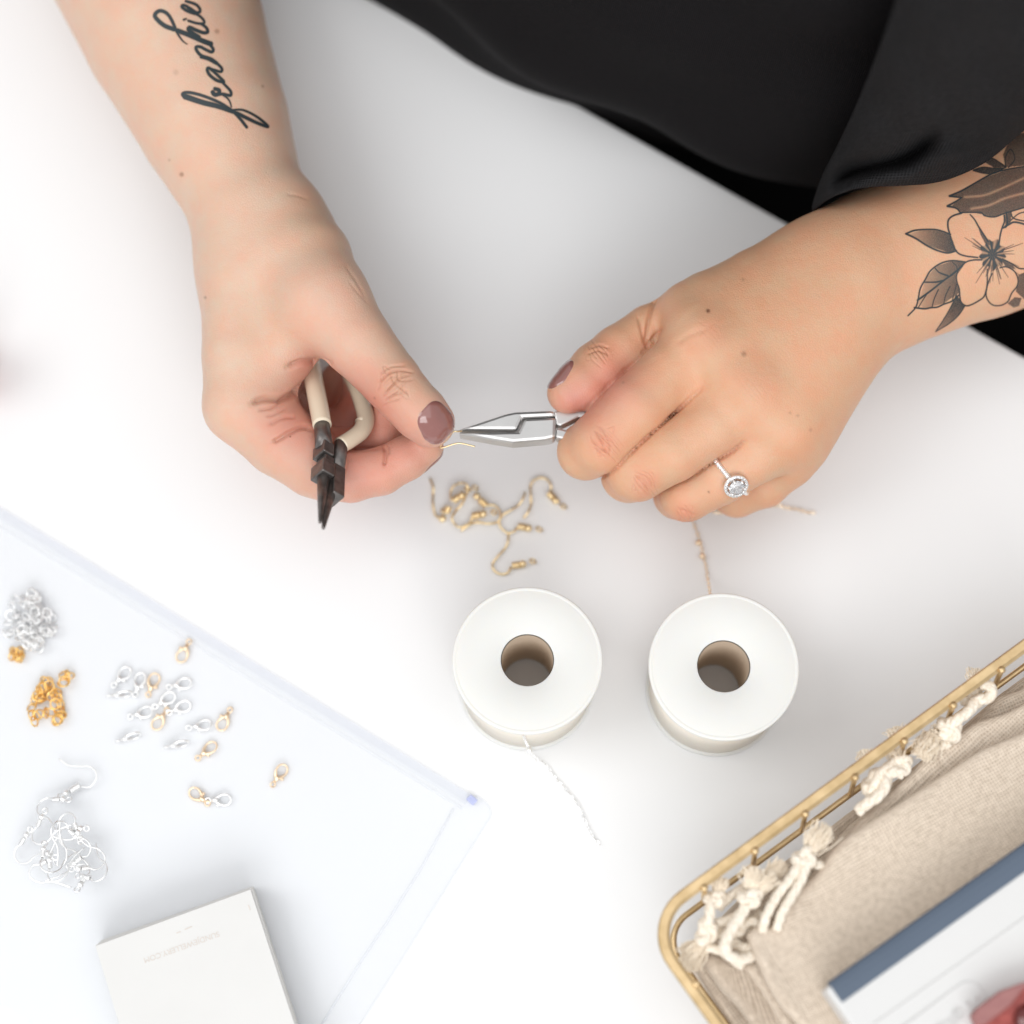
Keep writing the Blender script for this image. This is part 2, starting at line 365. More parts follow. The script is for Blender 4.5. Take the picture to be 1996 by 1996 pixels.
def hand_left():
    lo = P(1030, 1060, 0); hi = P(2200, 220, 0)
    f = Field((lo[0]-0.004, lo[1]-0.012, 0.001), (hi[0]+0.03, hi[1]+0.03, 0.112), 0.0007)
    K = 0.011
    # forearm and wrist: two parallel bones
    f.chain([J(2290, 240, 7.2, 135), J(2100, 318, 6.7, 126), J(1900, 398, 6.3, 116), J(1690, 486, 6.2, 106), J(1600, 522, 6.4, 88)], 0.004, 0)
    f.chain([J(2290, 372, 6.6, 130), J(2120, 432, 6.2, 123), J(1920, 500, 5.8, 112), J(1722, 578, 5.6, 102), J(1640, 612, 5.8, 90)], 0.004, 0.03)
    # back of the hand
    KD = 0.016
    f.chain([J(1620, 535, 6.5, 88), J(1500, 592, 6.85, 77), J(1372, 662, 7.15, 63)], 0.0015, KD)
    f.chain([J(1630, 550, 6.4, 84), J(1440, 695, 6.95, 64), J(1408, 726, 6.9, 58)], 0.0015, KD)
    f.chain([J(1640, 565, 6.4, 84), J(1456, 766, 7.0, 60)], 0.0015, KD)
    f.chain([J(1640, 578, 6.2, 82), J(1515, 770, 6.6, 62), J(1480, 818, 6.4, 54)], 0.0015, KD)
    f.chain([J(1640, 590, 6.1, 82), J(1532, 834, 6.15, 56)], 0.0015, KD)
    f.chain([J(1645, 608, 5.8, 79), J(1560, 810, 5.7, 58), J(1535, 866, 5.2, 48)], 0.0015, KD)
    f.chain([J(1650, 625, 5.5, 76), J(1560, 862, 5.0, 49)], 0.0015, 0.012)
    f.chain([J(1600, 620, 4.4, 96), J(1470, 770, 4.8, 74), J(1420, 760, 5.0, 66)], 0.0015, 0.012)
    f.chain([J(1620, 690, 3.6, 74), J(1540, 850, 3.0, 60)], 0.0015, 0.012)
    f.chain([J(1356, 640, 7.7, 34), J(1370, 657, 7.74, 42), J(1388, 668, 7.7, 34)], 0.001, 0.012); f.chain([J(1452, 752, 7.55, 34), J(1464, 764, 7.55, 38)], 0.001, 0.012); f.chain([J(1524, 828, 6.68, 32), J(1534, 838, 6.68, 34)], 0.001, 0.012)
    f.chain([J(1430, 700, 6.5, 44), J(1354, 780, 6.45, 44)], 0.001, 0.006); f.chain([J(1500, 800, 5.9, 36), J(1432, 866, 5.5, 33)], 0.001, 0.006)
    # thumb metacarpal, first web, thumb
    f.chain([J(1580, 535, 5.6, 82), J(1470, 570, 6.0, 78), J(1382, 602, 6.3, 72), J(1348, 612, 6.3, 66)], 0.0015, 0.013)
    f.chain([J(1330, 618, 5.6, 52), J(1266, 646, 5.6, 51), J(1207, 689, 5.8, 55), J(1166, 721, 6.0, 55), J(1134, 749, 6.1, 50), J(1107, 766, 6.15, 41)], 0.0015, 0.004)
    # fingers
    kf = 0.0005; g = Field(f.lo, f.lo+f.h*(f.n-1), f.h); g.n = f.n; g.d = np.full(f.n, 0.02, np.float32); g.ax = f.ax
    g.chain([J(1374, 657, 6.85, 58), J(1308, 727, 6.95, 61), J(1240, 794, 7.0, 62), J(1172, 862, 6.3, 61), J(1142, 880, 5.4, 55), J(1158, 880, 4.2, 50), J(1200, 850, 3.6, 46), J(1250, 825, 3.6, 40)], 0.0015, kf)
    g.chain([J(1458, 765, 6.7, 56), J(1390, 828, 6.7, 59), J(1310, 880, 6.4, 60), J(1242, 918, 5.6, 59), J(1226, 925, 4.6, 54), J(1245, 925, 3.3, 48), J(1300, 880, 2.8, 44), J(1350, 850, 2.9, 38)], 0.0015, kf)
    g.chain([J(1530, 838, 5.85, 52), J(1470, 890, 5.75, 54), J(1400, 930, 5.1, 55), J(1338, 962, 4.4, 54), J(1322, 964, 3.4, 48), J(1340, 955, 2.2, 44), J(1390, 910, 1.9, 40), J(1440, 880, 2.0, 35)], 0.0015, kf)
    g.chain([J(1560, 860, 4.7, 44), J(1534, 906, 4.4, 47), J(1490, 942, 3.7, 47), J(1436, 963, 2.9, 45), J(1424, 962, 2.1, 40), J(1440, 950, 1.2, 36), J(1490, 915, 1.1, 33), J(1520, 890, 1.2, 30)], 0.0015, kf)
    f.d = smin(f.d, g.d, 0.0055)
    return f
BASE_R, BASE_L = np.array([0.645, 0.445, 0.33]), np.array([0.64, 0.378, 0.235])
def crease_mask(V, Fq, creases, m):
    C = V[Fq].mean(1); px = to_px(C); N = np.cross(V[Fq[:, 2]]-V[Fq[:, 0]], V[Fq[:, 3]]-V[Fq[:, 1]]); face = (N*(CAM-C)).sum(1) > 0; out = np.zeros(len(Fq), bool)
    for poly, wdt, dep in creases:
        poly = [tuple(p) for p in catmull([np.array(p, float) for p in poly], 5)]
        lo, hi = np.min(poly, 0)-m*wdt, np.max(poly, 0)+m*wdt; k = np.where((px > lo).all(1) & (px < hi).all(1) & face & (C[:, 2] > 0.03))[0]
        if len(k): out[k[seg_dist(px[k], poly)[0] < m*wdt]] = True
    return out
def refine(V, Fq, mask):
    S = Fq[mask]; E = np.stack([S, np.roll(S, -1, 1)], -1); Es = np.sort(E, -1).reshape(-1, 2)
    u, inv = np.unique(Es, axis=0, return_inverse=True); mid = V[u].mean(1); o = len(V); e = inv.reshape(-1, 4)+o; c = np.arange(len(S))+o+len(u)
    V2 = np.vstack([V, mid, V[S].mean(1)])
    Q = [np.stack([S[:, i], e[:, i], c, e[:, i-1]], -1) for i in range(4)]
    return V2, np.vstack([Fq[~mask]]+Q)
def finish_arm(f, base, creases, tints, moles):
    V, Fq = f.to_mesh(2)
    def ring_mean(X):
        acc = np.zeros_like(X); cnt = np.zeros(len(X))
        for i in range(4):
            np.add.at(acc, Fq[:, i], X[Fq[:, (i+1) % 4]]); np.add.at(acc, Fq[:, (i+1) % 4], X[Fq[:, i]]); np.add.at(cnt, Fq[:, i], 1); np.add.at(cnt, Fq[:, (i+1) % 4], 1)
        return acc/(cnt[:, None] if X.ndim > 1 else cnt)
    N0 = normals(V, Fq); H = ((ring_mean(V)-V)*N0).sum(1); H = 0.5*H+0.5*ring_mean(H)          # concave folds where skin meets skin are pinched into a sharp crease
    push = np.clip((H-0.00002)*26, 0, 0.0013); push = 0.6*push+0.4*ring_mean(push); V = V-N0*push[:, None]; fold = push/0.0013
    nv = len(V)
    for lev in range(2): V, Fq = refine(V, Fq, crease_mask(V, Fq, creases, 4.0-1.2*lev))
    N = normals(V, Fq); px = to_px(V); view = unit_rows(CAM-V); face = (N*view).sum(1)
    for poly, wdt, dep in creases:
        poly = [tuple(p) for p in catmull([np.array(p, float) for p in poly], 5)]
        lo, hi = np.min(poly, 0)-3*wdt, np.max(poly, 0)+3*wdt
        k = np.where((px > lo).all(1) & (px < hi).all(1) & (face > 0.15))[0]
        if len(k) == 0: continue
        k = k[V[k] @ -FW > (V[k] @ -FW).max()-0.03]
        d, t = seg_dist(px[k], poly); amp = dep*np.exp(-(d/wdt)**2)*np.clip(np.minimum(t, 1-t)*6+0.25, 0, 1)
        V[k] -= N[k]*amp[:, None]
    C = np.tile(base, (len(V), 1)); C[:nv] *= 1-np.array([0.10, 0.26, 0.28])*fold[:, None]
    for x, y, r, col, s in tints:
        wgt = s*np.exp(-((px[:, 0]-x)**2+(px[:, 1]-y)**2)/(r*r)); C = C*(1-wgt[:, None])+np.array(col)*wgt[:, None]
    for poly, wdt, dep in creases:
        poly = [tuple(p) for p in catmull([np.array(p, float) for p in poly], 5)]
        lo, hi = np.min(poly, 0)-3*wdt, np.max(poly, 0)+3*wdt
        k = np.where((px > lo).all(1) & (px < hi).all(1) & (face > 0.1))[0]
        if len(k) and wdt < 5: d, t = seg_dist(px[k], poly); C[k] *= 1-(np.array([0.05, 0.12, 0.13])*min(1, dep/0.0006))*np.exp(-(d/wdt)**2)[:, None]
    for x, y, r, s in moles:
        wgt = s*np.exp(-(((px[:, 0]-x)**2+(px[:, 1]-y)**2)/(r*r))**2)*(face > 0.1); C = C*(1-wgt[:, None])+np.array([0.13, 0.05, 0.025])*wgt[:, None]
    return V, Fq, C
def unit_rows(a): return a/(np.linalg.norm(a, axis=1)[:, None]+1e-12)
RED, PINK, WARM = (0.55, 0.20, 0.15), (0.64, 0.31, 0.24), (0.50, 0.28, 0.165)
def nest(cx, cy, ang, w, l, n, dep=0.00022, wd=1.7, seed=1):
    rr = random.Random(seed); out = []; ca_, sa_ = math.cos(ang), math.sin(ang)
    for i in range(n):
        u = (i/(n-1)-0.5)*l+rr.uniform(-1.5, 1.5); hw = w/2*math.sqrt(max(0.05, 1-(2*u/l)**2))*rr.uniform(0.55, 1.05); o = rr.uniform(-0.15, 0.15)*w; bow = -u*rr.uniform(0.1, 0.5)+rr.uniform(-2, 2)
        out.append(([(cx+ca_*(u+k)-sa_*v, cy+sa_*(u+k)+ca_*v) for v, k in ((-hw+o, bow*0.9), (-hw*0.4+o, rr.uniform(-1.5, 1.5)), (hw*0.4+o, rr.uniform(-1.5, 1.5)), (hw+o, bow*0.9))], wd, dep*rr.uniform(0.5, 1.2)))
    return out
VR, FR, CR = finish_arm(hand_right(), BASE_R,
    # ---- creases: thumb knuckle, web folds, palm folds, finger joints, wrist
    [([(742, 728), (760, 715), (790, 712)], 2.6, 0.00045), ([(738, 745), (757, 728), (782, 722), (806, 726)], 2.6, 0.0006), ([(748, 772), (765, 752), (780, 737), (800, 730)], 2.6, 0.0006),
     ([(752, 782), (768, 770), (786, 764)], 2.4, 0.0004), ([(762, 730), (768, 745), (782, 757), (796, 768)], 2.4, 0.0004), ([(775, 722), (778, 740), (795, 742), (806, 738)], 2.2, 0.0004),
     ([(736, 760), (744, 742), (750, 735)], 2.2, 0.0004), ([(745, 792), (760, 785), (778, 780)], 2.2, 0.0003),
     ([(643, 708), (618, 706), (590, 706), (560, 716)], 5.5, 0.0020), ([(600, 748), (572, 768), (547, 777), (515, 777), (490, 786)], 6, 0.0026), ([(560, 770), (535, 792), (505, 800)], 3.5, 0.0007),
     ([(612, 836), (590, 832), (566, 842), (545, 855), (530, 862)], 5, 0.0018), ([(575, 812), (550, 815), (525, 828)], 4, 0.0006), ([(560, 795), (538, 806), (520, 812)], 3, 0.0004),
     ([(748, 868), (751, 885), (749, 908)], 4.0, 0.0011), ([(757, 866), (758, 885)], 3, 0.0005), ([(668, 880), (700, 875), (742, 874)], 4, 0.0004),
     ([(601, 388), (580, 381), (560, 378)], 3.5, 0.00025), *nest(772, 746, 0.88, 62, 72, 11, 0.0003, 1.8, 3), *nest(700, 690, 0.88, 80, 60, 7, 0.00005, 2.2, 9), *nest(660, 892, 0.0, 60, 50, 6, 0.00016, 2.0, 4), ([(715, 585), (696, 550), (672, 515)], 3.5, 0.00022), ([(720, 594), (702, 575), (680, 548)], 3, 0.00015)],
    [(690, 930, 90, (0.62, 0.28, 0.215), 0.75), (800, 880, 60, RED, 0.6), (565, 825, 78, (0.58, 0.25, 0.19), 0.75), (700, 800, 90, RED, 0.9), (770, 745, 45, WARM, 0.45), (640, 600, 90, PINK, 0.25), (600, 722, 42, RED, 0.55), (870, 800, 30, PINK, 0.6), (660, 870, 60, RED, 0.4), (620, 420, 70, WARM, 0.35), (520, 640, 60, WARM, 0.2)],
    [(354, 340, 4.5, 0.55), (330, 312, 3, 0.3), (400, 580, 3, 0.5), (423, 61, 5, 0.45), (343, 141, 6, 0.2), (512, 168, 3, 0.5), (566, 851, 1.8, 0.7), (730, 776, 2.2, 0.5)])
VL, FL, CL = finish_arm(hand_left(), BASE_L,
    [*nest(1180, 862, 2.36, 74, 60, 10, 0.00024, 1.8, 11), *nest(1256, 944, 2.45, 66, 50, 8, 0.00022, 1.8, 12), *nest(1335, 1002, 2.55, 56, 36, 6, 0.0002, 1.8, 13), *nest(1372, 660, 2.36, 80, 70, 9, 0.00006, 2.2, 14), *nest(1466, 764, 2.4, 70, 60, 8, 0.00005, 2.2, 15), *nest(1165, 690, 2.5, 60, 44, 7, 0.0002, 1.9, 16), ([(1170, 832), (1182, 850), (1190, 872), (1186, 890)], 3, 0.0003), ([(1160, 840), (1172, 858), (1180, 882)], 2.8, 0.00035), ([(1155, 858), (1164, 870), (1172, 890)], 2.8, 0.0003), ([(1165, 848), (1195, 862)], 2.4, 0.00025), ([(1158, 872), (1185, 880)], 2.4, 0.00025),
     ([(1240, 928), (1255, 938), (1262, 956)], 3, 0.0003), ([(1248, 924), (1266, 936), (1272, 950)], 3, 0.0003), ([(1322, 992), (1340, 998), (1356, 1004)], 3, 0.0003),
     ([(1279, 580), (1268, 605), (1262, 640), (1260, 668)], 4, 0.0012), ([(1243, 615), (1250, 640), (1258, 672)], 4, 0.0007), ([(1290, 640), (1268, 664), (1258, 680)], 3.5, 0.0006),
     ([(1150, 678), (1168, 672), (1188, 678)], 3, 0.0004), ([(1145, 690), (1165, 682), (1185, 690)], 3, 0.0004),
     ([(1380, 640), (1340, 655), (1318, 670)], 6, 0.0003)],
    [(1177, 862, 34, (0.62, 0.25, 0.165), 0.55), (1256, 946, 30, (0.62, 0.25, 0.165), 0.6), (1335, 1005, 30, (0.62, 0.25, 0.165), 0.6), (1371, 655, 55, (0.58, 0.29, 0.18), 0.4), (1480, 745, 45, (0.58, 0.29, 0.18), 0.4), (1190, 745, 70, (0.62, 0.25, 0.19), 0.75), (1120, 785, 50, (0.58, 0.25, 0.20), 0.85), (1140, 690, 30, WARM, 0.5), (1480, 600, 80, (0.50, 0.27, 0.15), 0.4), (1600, 560, 60, (0.50, 0.28, 0.16), 0.35), (1405, 650, 30, (0.46, 0.23, 0.13), 0.35), (1420, 900, 90, (0.66, 0.42, 0.29), 0.5), (1780, 600, 110, (0.64, 0.40, 0.26), 0.4)],  # brown tints paint shade on the hand back, pink ones the shadowed thumb
    [(1380, 606, 4.2, 0.85), (1450, 690, 5.5, 0.45), (1448, 545, 3, 0.35), (1381, 959, 2.2, 0.75), (1540, 805, 3, 0.3), (1555, 810, 3, 0.3), (1580, 838, 3.5, 0.25), (1215, 745, 2.5, 0.3)])
# upper arms, shoulders and trunk under the clothes (coarser), so the figure carries on beyond the frame
SH_R, SH_L = P(640, -900, 34), P(2380, -420, 34)
def trunk():
    f = Field((-0.42, 0.14, -0.2), (0.62, 0.66, 0.52), 0.006)
    ang = math.atan2(ED[1], ED[0])
    cx = P(1330, -130, 4); ba = cx-EN*0.12
    for z, hw, r in ((-0.10, 0.09, 0.125), (0.05, 0.085, 0.12), (0.2, 0.085, 0.115), (0.32, 0.12, 0.085)):
        q = np.array([ba[0], ba[1], z])-EN*0.02; f.chain([(q-ED*hw, r), (q+ED*hw, r)], 0.02, 0.08)
    q = np.array([ba[0], ba[1], 0.36])-EN*0.02
    f.chain([(q, 0.07), (q+np.array([0, 0, 0.13]), 0.055)], 0.02, 0.05)
    el_r = J(150, -420, 5.2, 205); f.chain([el_r, (P(60, -640, 8), 0.042), (q-ED*0.20+np.array([0, 0, -0.03]), 0.06), (q, 0.07)], 0.03, 0.03)
    el_l = J(2290, 310, 7.0, 150); f.chain([el_l, (P(2500, 150, 10), 0.044), (q+ED*0.20+np.array([0, 0, -0.03]), 0.06), (q, 0.07)], 0.03, 0.03)
    return f.to_mesh(2)
VT, FT = trunk()
def body_mesh():
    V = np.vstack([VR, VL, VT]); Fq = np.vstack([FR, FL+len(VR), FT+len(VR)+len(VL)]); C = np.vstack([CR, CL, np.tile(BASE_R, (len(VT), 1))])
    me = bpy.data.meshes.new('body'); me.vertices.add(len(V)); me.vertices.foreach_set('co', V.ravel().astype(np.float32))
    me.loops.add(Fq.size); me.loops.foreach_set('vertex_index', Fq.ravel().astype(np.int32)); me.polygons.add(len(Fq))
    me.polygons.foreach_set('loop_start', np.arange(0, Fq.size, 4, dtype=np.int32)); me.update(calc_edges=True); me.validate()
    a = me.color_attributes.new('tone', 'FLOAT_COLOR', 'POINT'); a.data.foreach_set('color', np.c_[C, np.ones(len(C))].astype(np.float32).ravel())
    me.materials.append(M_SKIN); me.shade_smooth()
    return pj(link(bpy.data.objects.new('body', me)))
body = body_mesh()
def bvh_of(V, Fq): return BVHTree.FromPolygons([tuple(v) for v in V], [tuple(int(i) for i in q) for q in Fq])
BV_R, BV_L = bvh_of(VR, FR), bvh_of(VL, FL)
def bodychild(o): o.parent = body; o.matrix_parent_inverse = (body.matrix_parent_inverse @ Matrix.Translation(person.location)).inverted() if False else Matrix.Identity(4); return o
# ---- nails: a plate with its own thickness laid on the finger end
def nail(bv, c0, n, t, wdt, ln, lift0=0.00055):
    n = unit(n); t = np.asarray(t, float); t = unit(t-(t@n)*n); b = np.cross(n, t); c0 = np.asarray(c0)
    rings, seg = 10, 48; H = np.full((rings+1, seg), np.nan); U = np.zeros((rings+1, seg, 2))
    for i in range(rings+1):
        s = i/rings
        for k in range(seg):
            a = 2*math.pi*k/seg; e = 0.74; ca, sa = math.cos(a), math.sin(a)
            u = abs(ca)**e*math.copysign(1, ca)*s*wdt/2; v = abs(sa)**e*math.copysign(1, sa)*s*ln/2
            U[i, k] = u, v; h = bv.ray_cast(Vector(c0+b*u+t*v+n*0.012), Vector(-n), 0.022)
            if h[0] is not None: H[i, k] = (np.array(h[0])-c0)@n
    hit = ~np.isnan(H); X = U[..., 0], U[..., 1]; f = lambda u, v: np.stack([np.ones_like(u), u, v, u*u, v*v], -1)
    coef = np.linalg.lstsq(f(X[0][hit], X[1][hit]), H[hit], rcond=None)[0]; fit = f(*X)@coef
    H = np.where(hit, np.maximum(H, fit), fit)
    for _ in range(6):
        Hn = H.copy(); Hn[1:-1] = (H[:-2]+H[2:]+H[1:-1]*2)/4; Hn = (np.roll(Hn, 1, 1)+np.roll(Hn, -1, 1)+2*Hn)/4; Hn[0] = Hn[1].mean(); H = Hn
    s = (np.arange(rings+1)/rings)[:, None]; H = H+lift0*np.sqrt(np.maximum(0, 1-s**7))-0.0006*(s > 0.995)
    V = (c0+U[..., :1]*b+U[..., 1:]*t+H[..., None]*n).reshape(-1, 3); g = lambda i, k: i*seg+(k % seg)
    Fc = [(g(i, k), g(i+1, k), g(i+1, k+1), g(i, k+1)) for i in range(rings) for k in range(seg)]
    return bodychild(mesh('nail', V, Fc, M_NAIL))
cdir = lambda px, py, z: unit(CAM-P(px, py, z))
n1 = unit(cdir(846, 829, 8)+0.30*RT+0.05*UP); nail(BV_R, P(840, 824, 7.7)+n1*0.0085, n1, P(862, 846, 7.6)-P(816, 802, 8.0), 0.0158, 0.0168)
n2 = unit(0.26*cdir(1112, 758, 6)-0.60*RT+0.74*UP); nail(BV_L, P(1113, 757, 6.15)+n2*0.008, n2, P(1070, 786, 6.1)-P(1130, 738, 6.2), 0.0138, 0.0158)
n3 = unit(-0.75*UP+0.45*RT-0.55*cdir(840, 880, 6)); nail(BV_R, P(826, 873, 5.85)+n3*0.007, n3, P(850, 860, 5.9)-P(800, 890, 5.7), 0.012, 0.0135)
# ---- tattoos: ink lying in the skin, a fine sheet that follows the arm
def tattoo(bv, x0, y0, x1, y1, step, inkf, label):
    xs, ys = np.arange(x0, x1+step, step), np.arange(y0, y1+step, step); X, Y = np.meshgrid(xs, ys); Q = np.c_[X.ravel(), Y.ravel()].astype(float)
    ink = inkf(Q); need = ink > 0.004; n = len(xs); V = np.zeros((len(Q), 3)); ok = np.zeros(len(Q), bool)
    m2 = need.reshape(X.shape); g = m2.copy()
    g[1:] |= m2[:-1]; g[:-1] |= m2[1:]; g[:, 1:] |= g[:, :-1].copy(); g[:, :-1] |= g[:, 1:].copy()
    o = Vector(CAM)
    for i in np.where(g.ravel())[0]:
        d = Vector(P(Q[i, 0], Q[i, 1], 6)-CAM).normalized(); h = bv.ray_cast(o, d)
        if h[0] is not None and abs(h[1].dot(d)) > 0.08: V[i] = np.array(h[0])-np.array(d)*0.00007+np.array(h[1])*0.00004; ok[i] = True
    idx = np.full(len(Q), -1); idx[ok] = np.arange(ok.sum()); I = idx.reshape(X.shape); K = ink.reshape(X.shape)
    a, b, c_, d_ = I[:-1, :-1], I[:-1, 1:], I[1:, 1:], I[1:, :-1]
    mk = (a >= 0) & (b >= 0) & (c_ >= 0) & (d_ >= 0) & (np.maximum(np.maximum(K[:-1, :-1], K[1:, 1:]), np.maximum(K[:-1, 1:], K[1:, :-1])) > 0.01)
    Fc = np.stack([d_[mk], c_[mk], b[mk], a[mk]], -1)
    ob = mesh('tattoo', V[ok], Fc, M_INK); at = ob.data.attributes.new('ink', 'FLOAT', 'POINT'); at.data.foreach_set('value', ink[ok].astype(np.float32))
    ob['label'] = label; return bodychild(ob)
def strokes_ink(Q, strokes, ox, oy, sc, soft=1.6, wk=1.0):
    ink = np.zeros(len(Q))
    for pts, w0, w1 in strokes:
        pp = [np.array([ox+x*sc, oy+y*sc]) for x, y in pts]; pp = catmull(pp, 5) if len(pp) > 2 else pp
        lo, hi = np.min(pp, 0)-12, np.max(pp, 0)+12; k = np.where((Q > lo).all(1) & (Q < hi).all(1))[0]
        if not len(k): continue
        d, t = seg_dist(Q[k], pp); wd = (w0+(w1-w0)*t)*sc/2*wk; ink[k] = np.maximum(ink[k], np.clip((wd-d)/soft+0.5, 0, 1))
    return ink
SCRIPT = [
 ([(1165, 1470), (1010, 1375), (800, 1290), (620, 1245), (530, 1255), (540, 1300), (640, 1345), (820, 1395), (1010, 1440), (1180, 1490), (1290, 1590), (1385, 1710)], 46, 46), ([(560, 1300), (800, 1380), (1000, 1430), (1200, 1500)], 88, 70),
 ([(1190, 1480), (1330, 1480), (1480, 1545), (1600, 1630), (1670, 1705), (1540, 1660), (1390, 1590), (1230, 1510)], 30, 60),
 ([(1180, 1440), (1160, 1370), (1120, 1315), (1070, 1280)], 20, 34),
 ([(960, 1195), (1015, 1215), (1005, 1265), (950, 1270), (930, 1240)], 58, 66), ([(960, 1285), (1060, 1265), (1165, 1285), (1170, 1230), (1120, 1170), (1070, 1120)], 48, 40),
 ([(1075, 1105), (980, 1080), (890, 1010), (855, 940), (880, 915), (960, 980), (1075, 1090)], 52, 44), ([(880, 920), (960, 945), (1040, 965), (1050, 920), (985, 850)], 40, 44),
 ([(985, 850), (900, 790), (780, 750), (720, 690), (705, 635), (760, 630), (840, 670), (915, 700), (935, 660), (880, 590)], 50, 46), ([(770, 770), (870, 800), (980, 860)], 40, 40),
 ([(900, 590), (780, 545), (620, 475), (440, 405), (290, 350), (190, 270), (150, 205), (200, 150), (270, 155), (340, 210), (400, 320), (440, 420)], 80, 46), ([(440, 420), (480, 490), (530, 555), (585, 595)], 40, 14),
 ([(740, 500), (660, 450), (605, 400), (620, 370), (690, 400), (800, 440), (860, 430), (840, 370), (770, 320)], 70, 44),
 ([(605, 280), (700, 310), (790, 320), (815, 290), (770, 230), (690, 180)], 40, 40), ([(540, 265), (570, 255)], 34, 30),
 ([(690, 185), (590, 150), (515, 95), (540, 70), (620, 110), (700, 165), (750, 165), (755, 120), (700, 60), (570, 15)], 48, 44), ([(600, 110), (650, 140), (700, 160)], 50, 40)]
tattoo(BV_R, 292, -2, 530, 254, 0.9, lambda Q: strokes_ink(Q, SCRIPT, 280, 0, 0.1449, 2.2, 0.88)*0.93, 'black cursive script lettering tattooed along the inner forearm')
def flower_ink(Q):
    O = (1740, 260, 0.2071); Wl = 15
    L = [([(125, 945), (200, 915), (300, 905), (420, 908), (545, 950)], 18, 14), ([(125, 945), (220, 990), (330, 1060), (430, 1105), (520, 1125), (600, 1105)], 20, 16),
     ([(650, 750), (570, 775), (525, 815), (520, 880), (535, 940), (552, 1010), (580, 1080), (620, 1130), (690, 1155), (800, 1168)], 18, 14), ([(730, 765), (770, 810), (810, 880), (860, 960), (900, 1020)], 10, 22),
     ([(1050, 770), (1052, 830), (1030, 890), (1012, 960), (1000, 1050)], 16, 14), ([(1040, 890), (1090, 860), (1150, 835), (1260, 860)], 18, 18), ([(1010, 1180), (1090, 1210), (1140, 1240), (1190, 1270), (1260, 1275)], 14, 12),
     ([(1010, 1265), (1060, 1255), (1110, 1272), (1155, 1310), (1180, 1375), (1172, 1435), (1130, 1490), (1110, 1525), (1085, 1580), (1030, 1615), (960, 1620), (910, 1590), (880, 1530), (885, 1460), (905, 1390), (935, 1320)], 12, 12),
     ([(840, 1190), (760, 1192), (690, 1212), (630, 1270), (600, 1340), (605, 1400), (625, 1460), (632, 1530), (645, 1590), (690, 1622), (740, 1612), (810, 1575), (860, 1535), (885, 1460)], 14, 14), ([(890, 1280), (890, 1400), (880, 1480)], 12, 10),
     ([(145, 1715), (215, 1640), (240, 1560), (260, 1460), (310, 1370), (350, 1300), (410, 1248), (480, 1213), (570, 1198), (690, 1212)], 14, 16), ([(205, 1640), (300, 1650), (360, 1640), (420, 1635), (480, 1608), (560, 1578), (625, 1520)], 18, 14),
     ([(235, 1570), (360, 1480), (480, 1385), (570, 1320), (650, 1250)], 20, 24), ([(300, 1400), (400, 1400), (480, 1385)], 14, 24), ([(400, 1270), (440, 1310), (520, 1340)], 12, 22), ([(240, 1640), (290, 1560), (330, 1500)], 8, 12), ([(370, 1640), (390, 1560), (430, 1470)], 10, 14), ([(480, 1605), (500, 1520), (540, 1440)], 10, 14), ([(560, 1575), (580, 1500), (600, 1420)], 8, 12), ([(560, 1210), (600, 1250), (610, 1300)], 10, 14),
     ([(405, 1865), (500, 1720), (560, 1610), (600, 1520)], 10, 12), ([(405, 1865), (530, 1790), (620, 1710), (680, 1620)], 10, 14),
     ([(535, 590), (640, 545), (740, 490), (860, 420), (960, 370), (1100, 335), (1260, 310)], 20, 14), ([(535, 590), (652, 605)], 22, 14), ([(652, 605), (580, 650), (515, 685)], 14, 22), ([(515, 685), (600, 705), (640, 750)], 22, 14), ([(640, 745), (740, 743), (830, 745), (870, 775), (960, 785), (1060, 750), (1260, 690)], 14, 16),
     ([(760, 345), (850, 320), (960, 330), (1060, 325)], 12, 12), ([(760, 350), (860, 375), (960, 375), (1060, 320)], 12, 12), ([(860, 270), (930, 235), (1000, 270), (1065, 315)], 12, 12), ([(1065, 320), (1060, 230), (1110, 150), (1150, 240), (1090, 320)], 12, 12), ([(1070, 740), (1080, 850), (1060, 880)], 14, 26), ([(1110, 740), (1140, 800), (1260, 830)], 12, 12), ([(1100, 830), (1180, 760), (1260, 735)], 10, 10)]
    for k in range(26):                                                  # fine lines running out along the petals
        a = (-2.6, -0.3, 0.55, 1.15, 1.75, 2.05)[k % 6]+random.uniform(-0.25, 0.25); r0, r1 = 100, random.uniform(190, 330)
        L.append(([(940+r0*math.cos(a), 1140+r0*math.sin(a)), (940+r1*math.cos(a+0.04), 1140+r1*math.sin(a+0.04))], 7, 1))
    ink = strokes_ink(Q, L, *O, soft=1.5, wk=0.82)
    U = (Q-np.array(O[:2]))/O[2]; nz = 0.75+0.5*rng.random(len(Q))
    def fill(poly, v, gx=0, gy=0, ref=(0, 0)):
        k = inside(U, poly); g = np.clip(v+((U[k, 0]-ref[0])*gx+(U[k, 1]-ref[1])*gy), 0, 0.9); ink[k] = np.maximum(ink[k], g*nz[k])
    fill([(160, 945), (300, 905), (480, 915), (545, 950), (600, 1105), (520, 1120), (330, 1055)], 0.12, 0.0016, 0, (200, 0))
    fill([(535, 590), (640, 545), (860, 420), (1100, 335), (1260, 310), (1260, 690), (1060, 750), (960, 785), (740, 743), (640, 740), (560, 680), (640, 605)], 0.52)
    for s in ([(680, 600), (850, 585), (1000, 530), (1240, 420)], [(740, 710), (900, 680), (1060, 610), (1250, 560)]):
        d, t = seg_dist(U, [tuple(p) for p in catmull(s, 4)]); ink *= 1-0.75*np.exp(-(d/13)**2)*(ink < 0.75)
    fill([(235, 1600), (310, 1370), (410, 1250), (570, 1200), (690, 1212), (600, 1340), (625, 1500), (480, 1600), (300, 1645)], 0.10, 0.0013, 0, (280, 0))
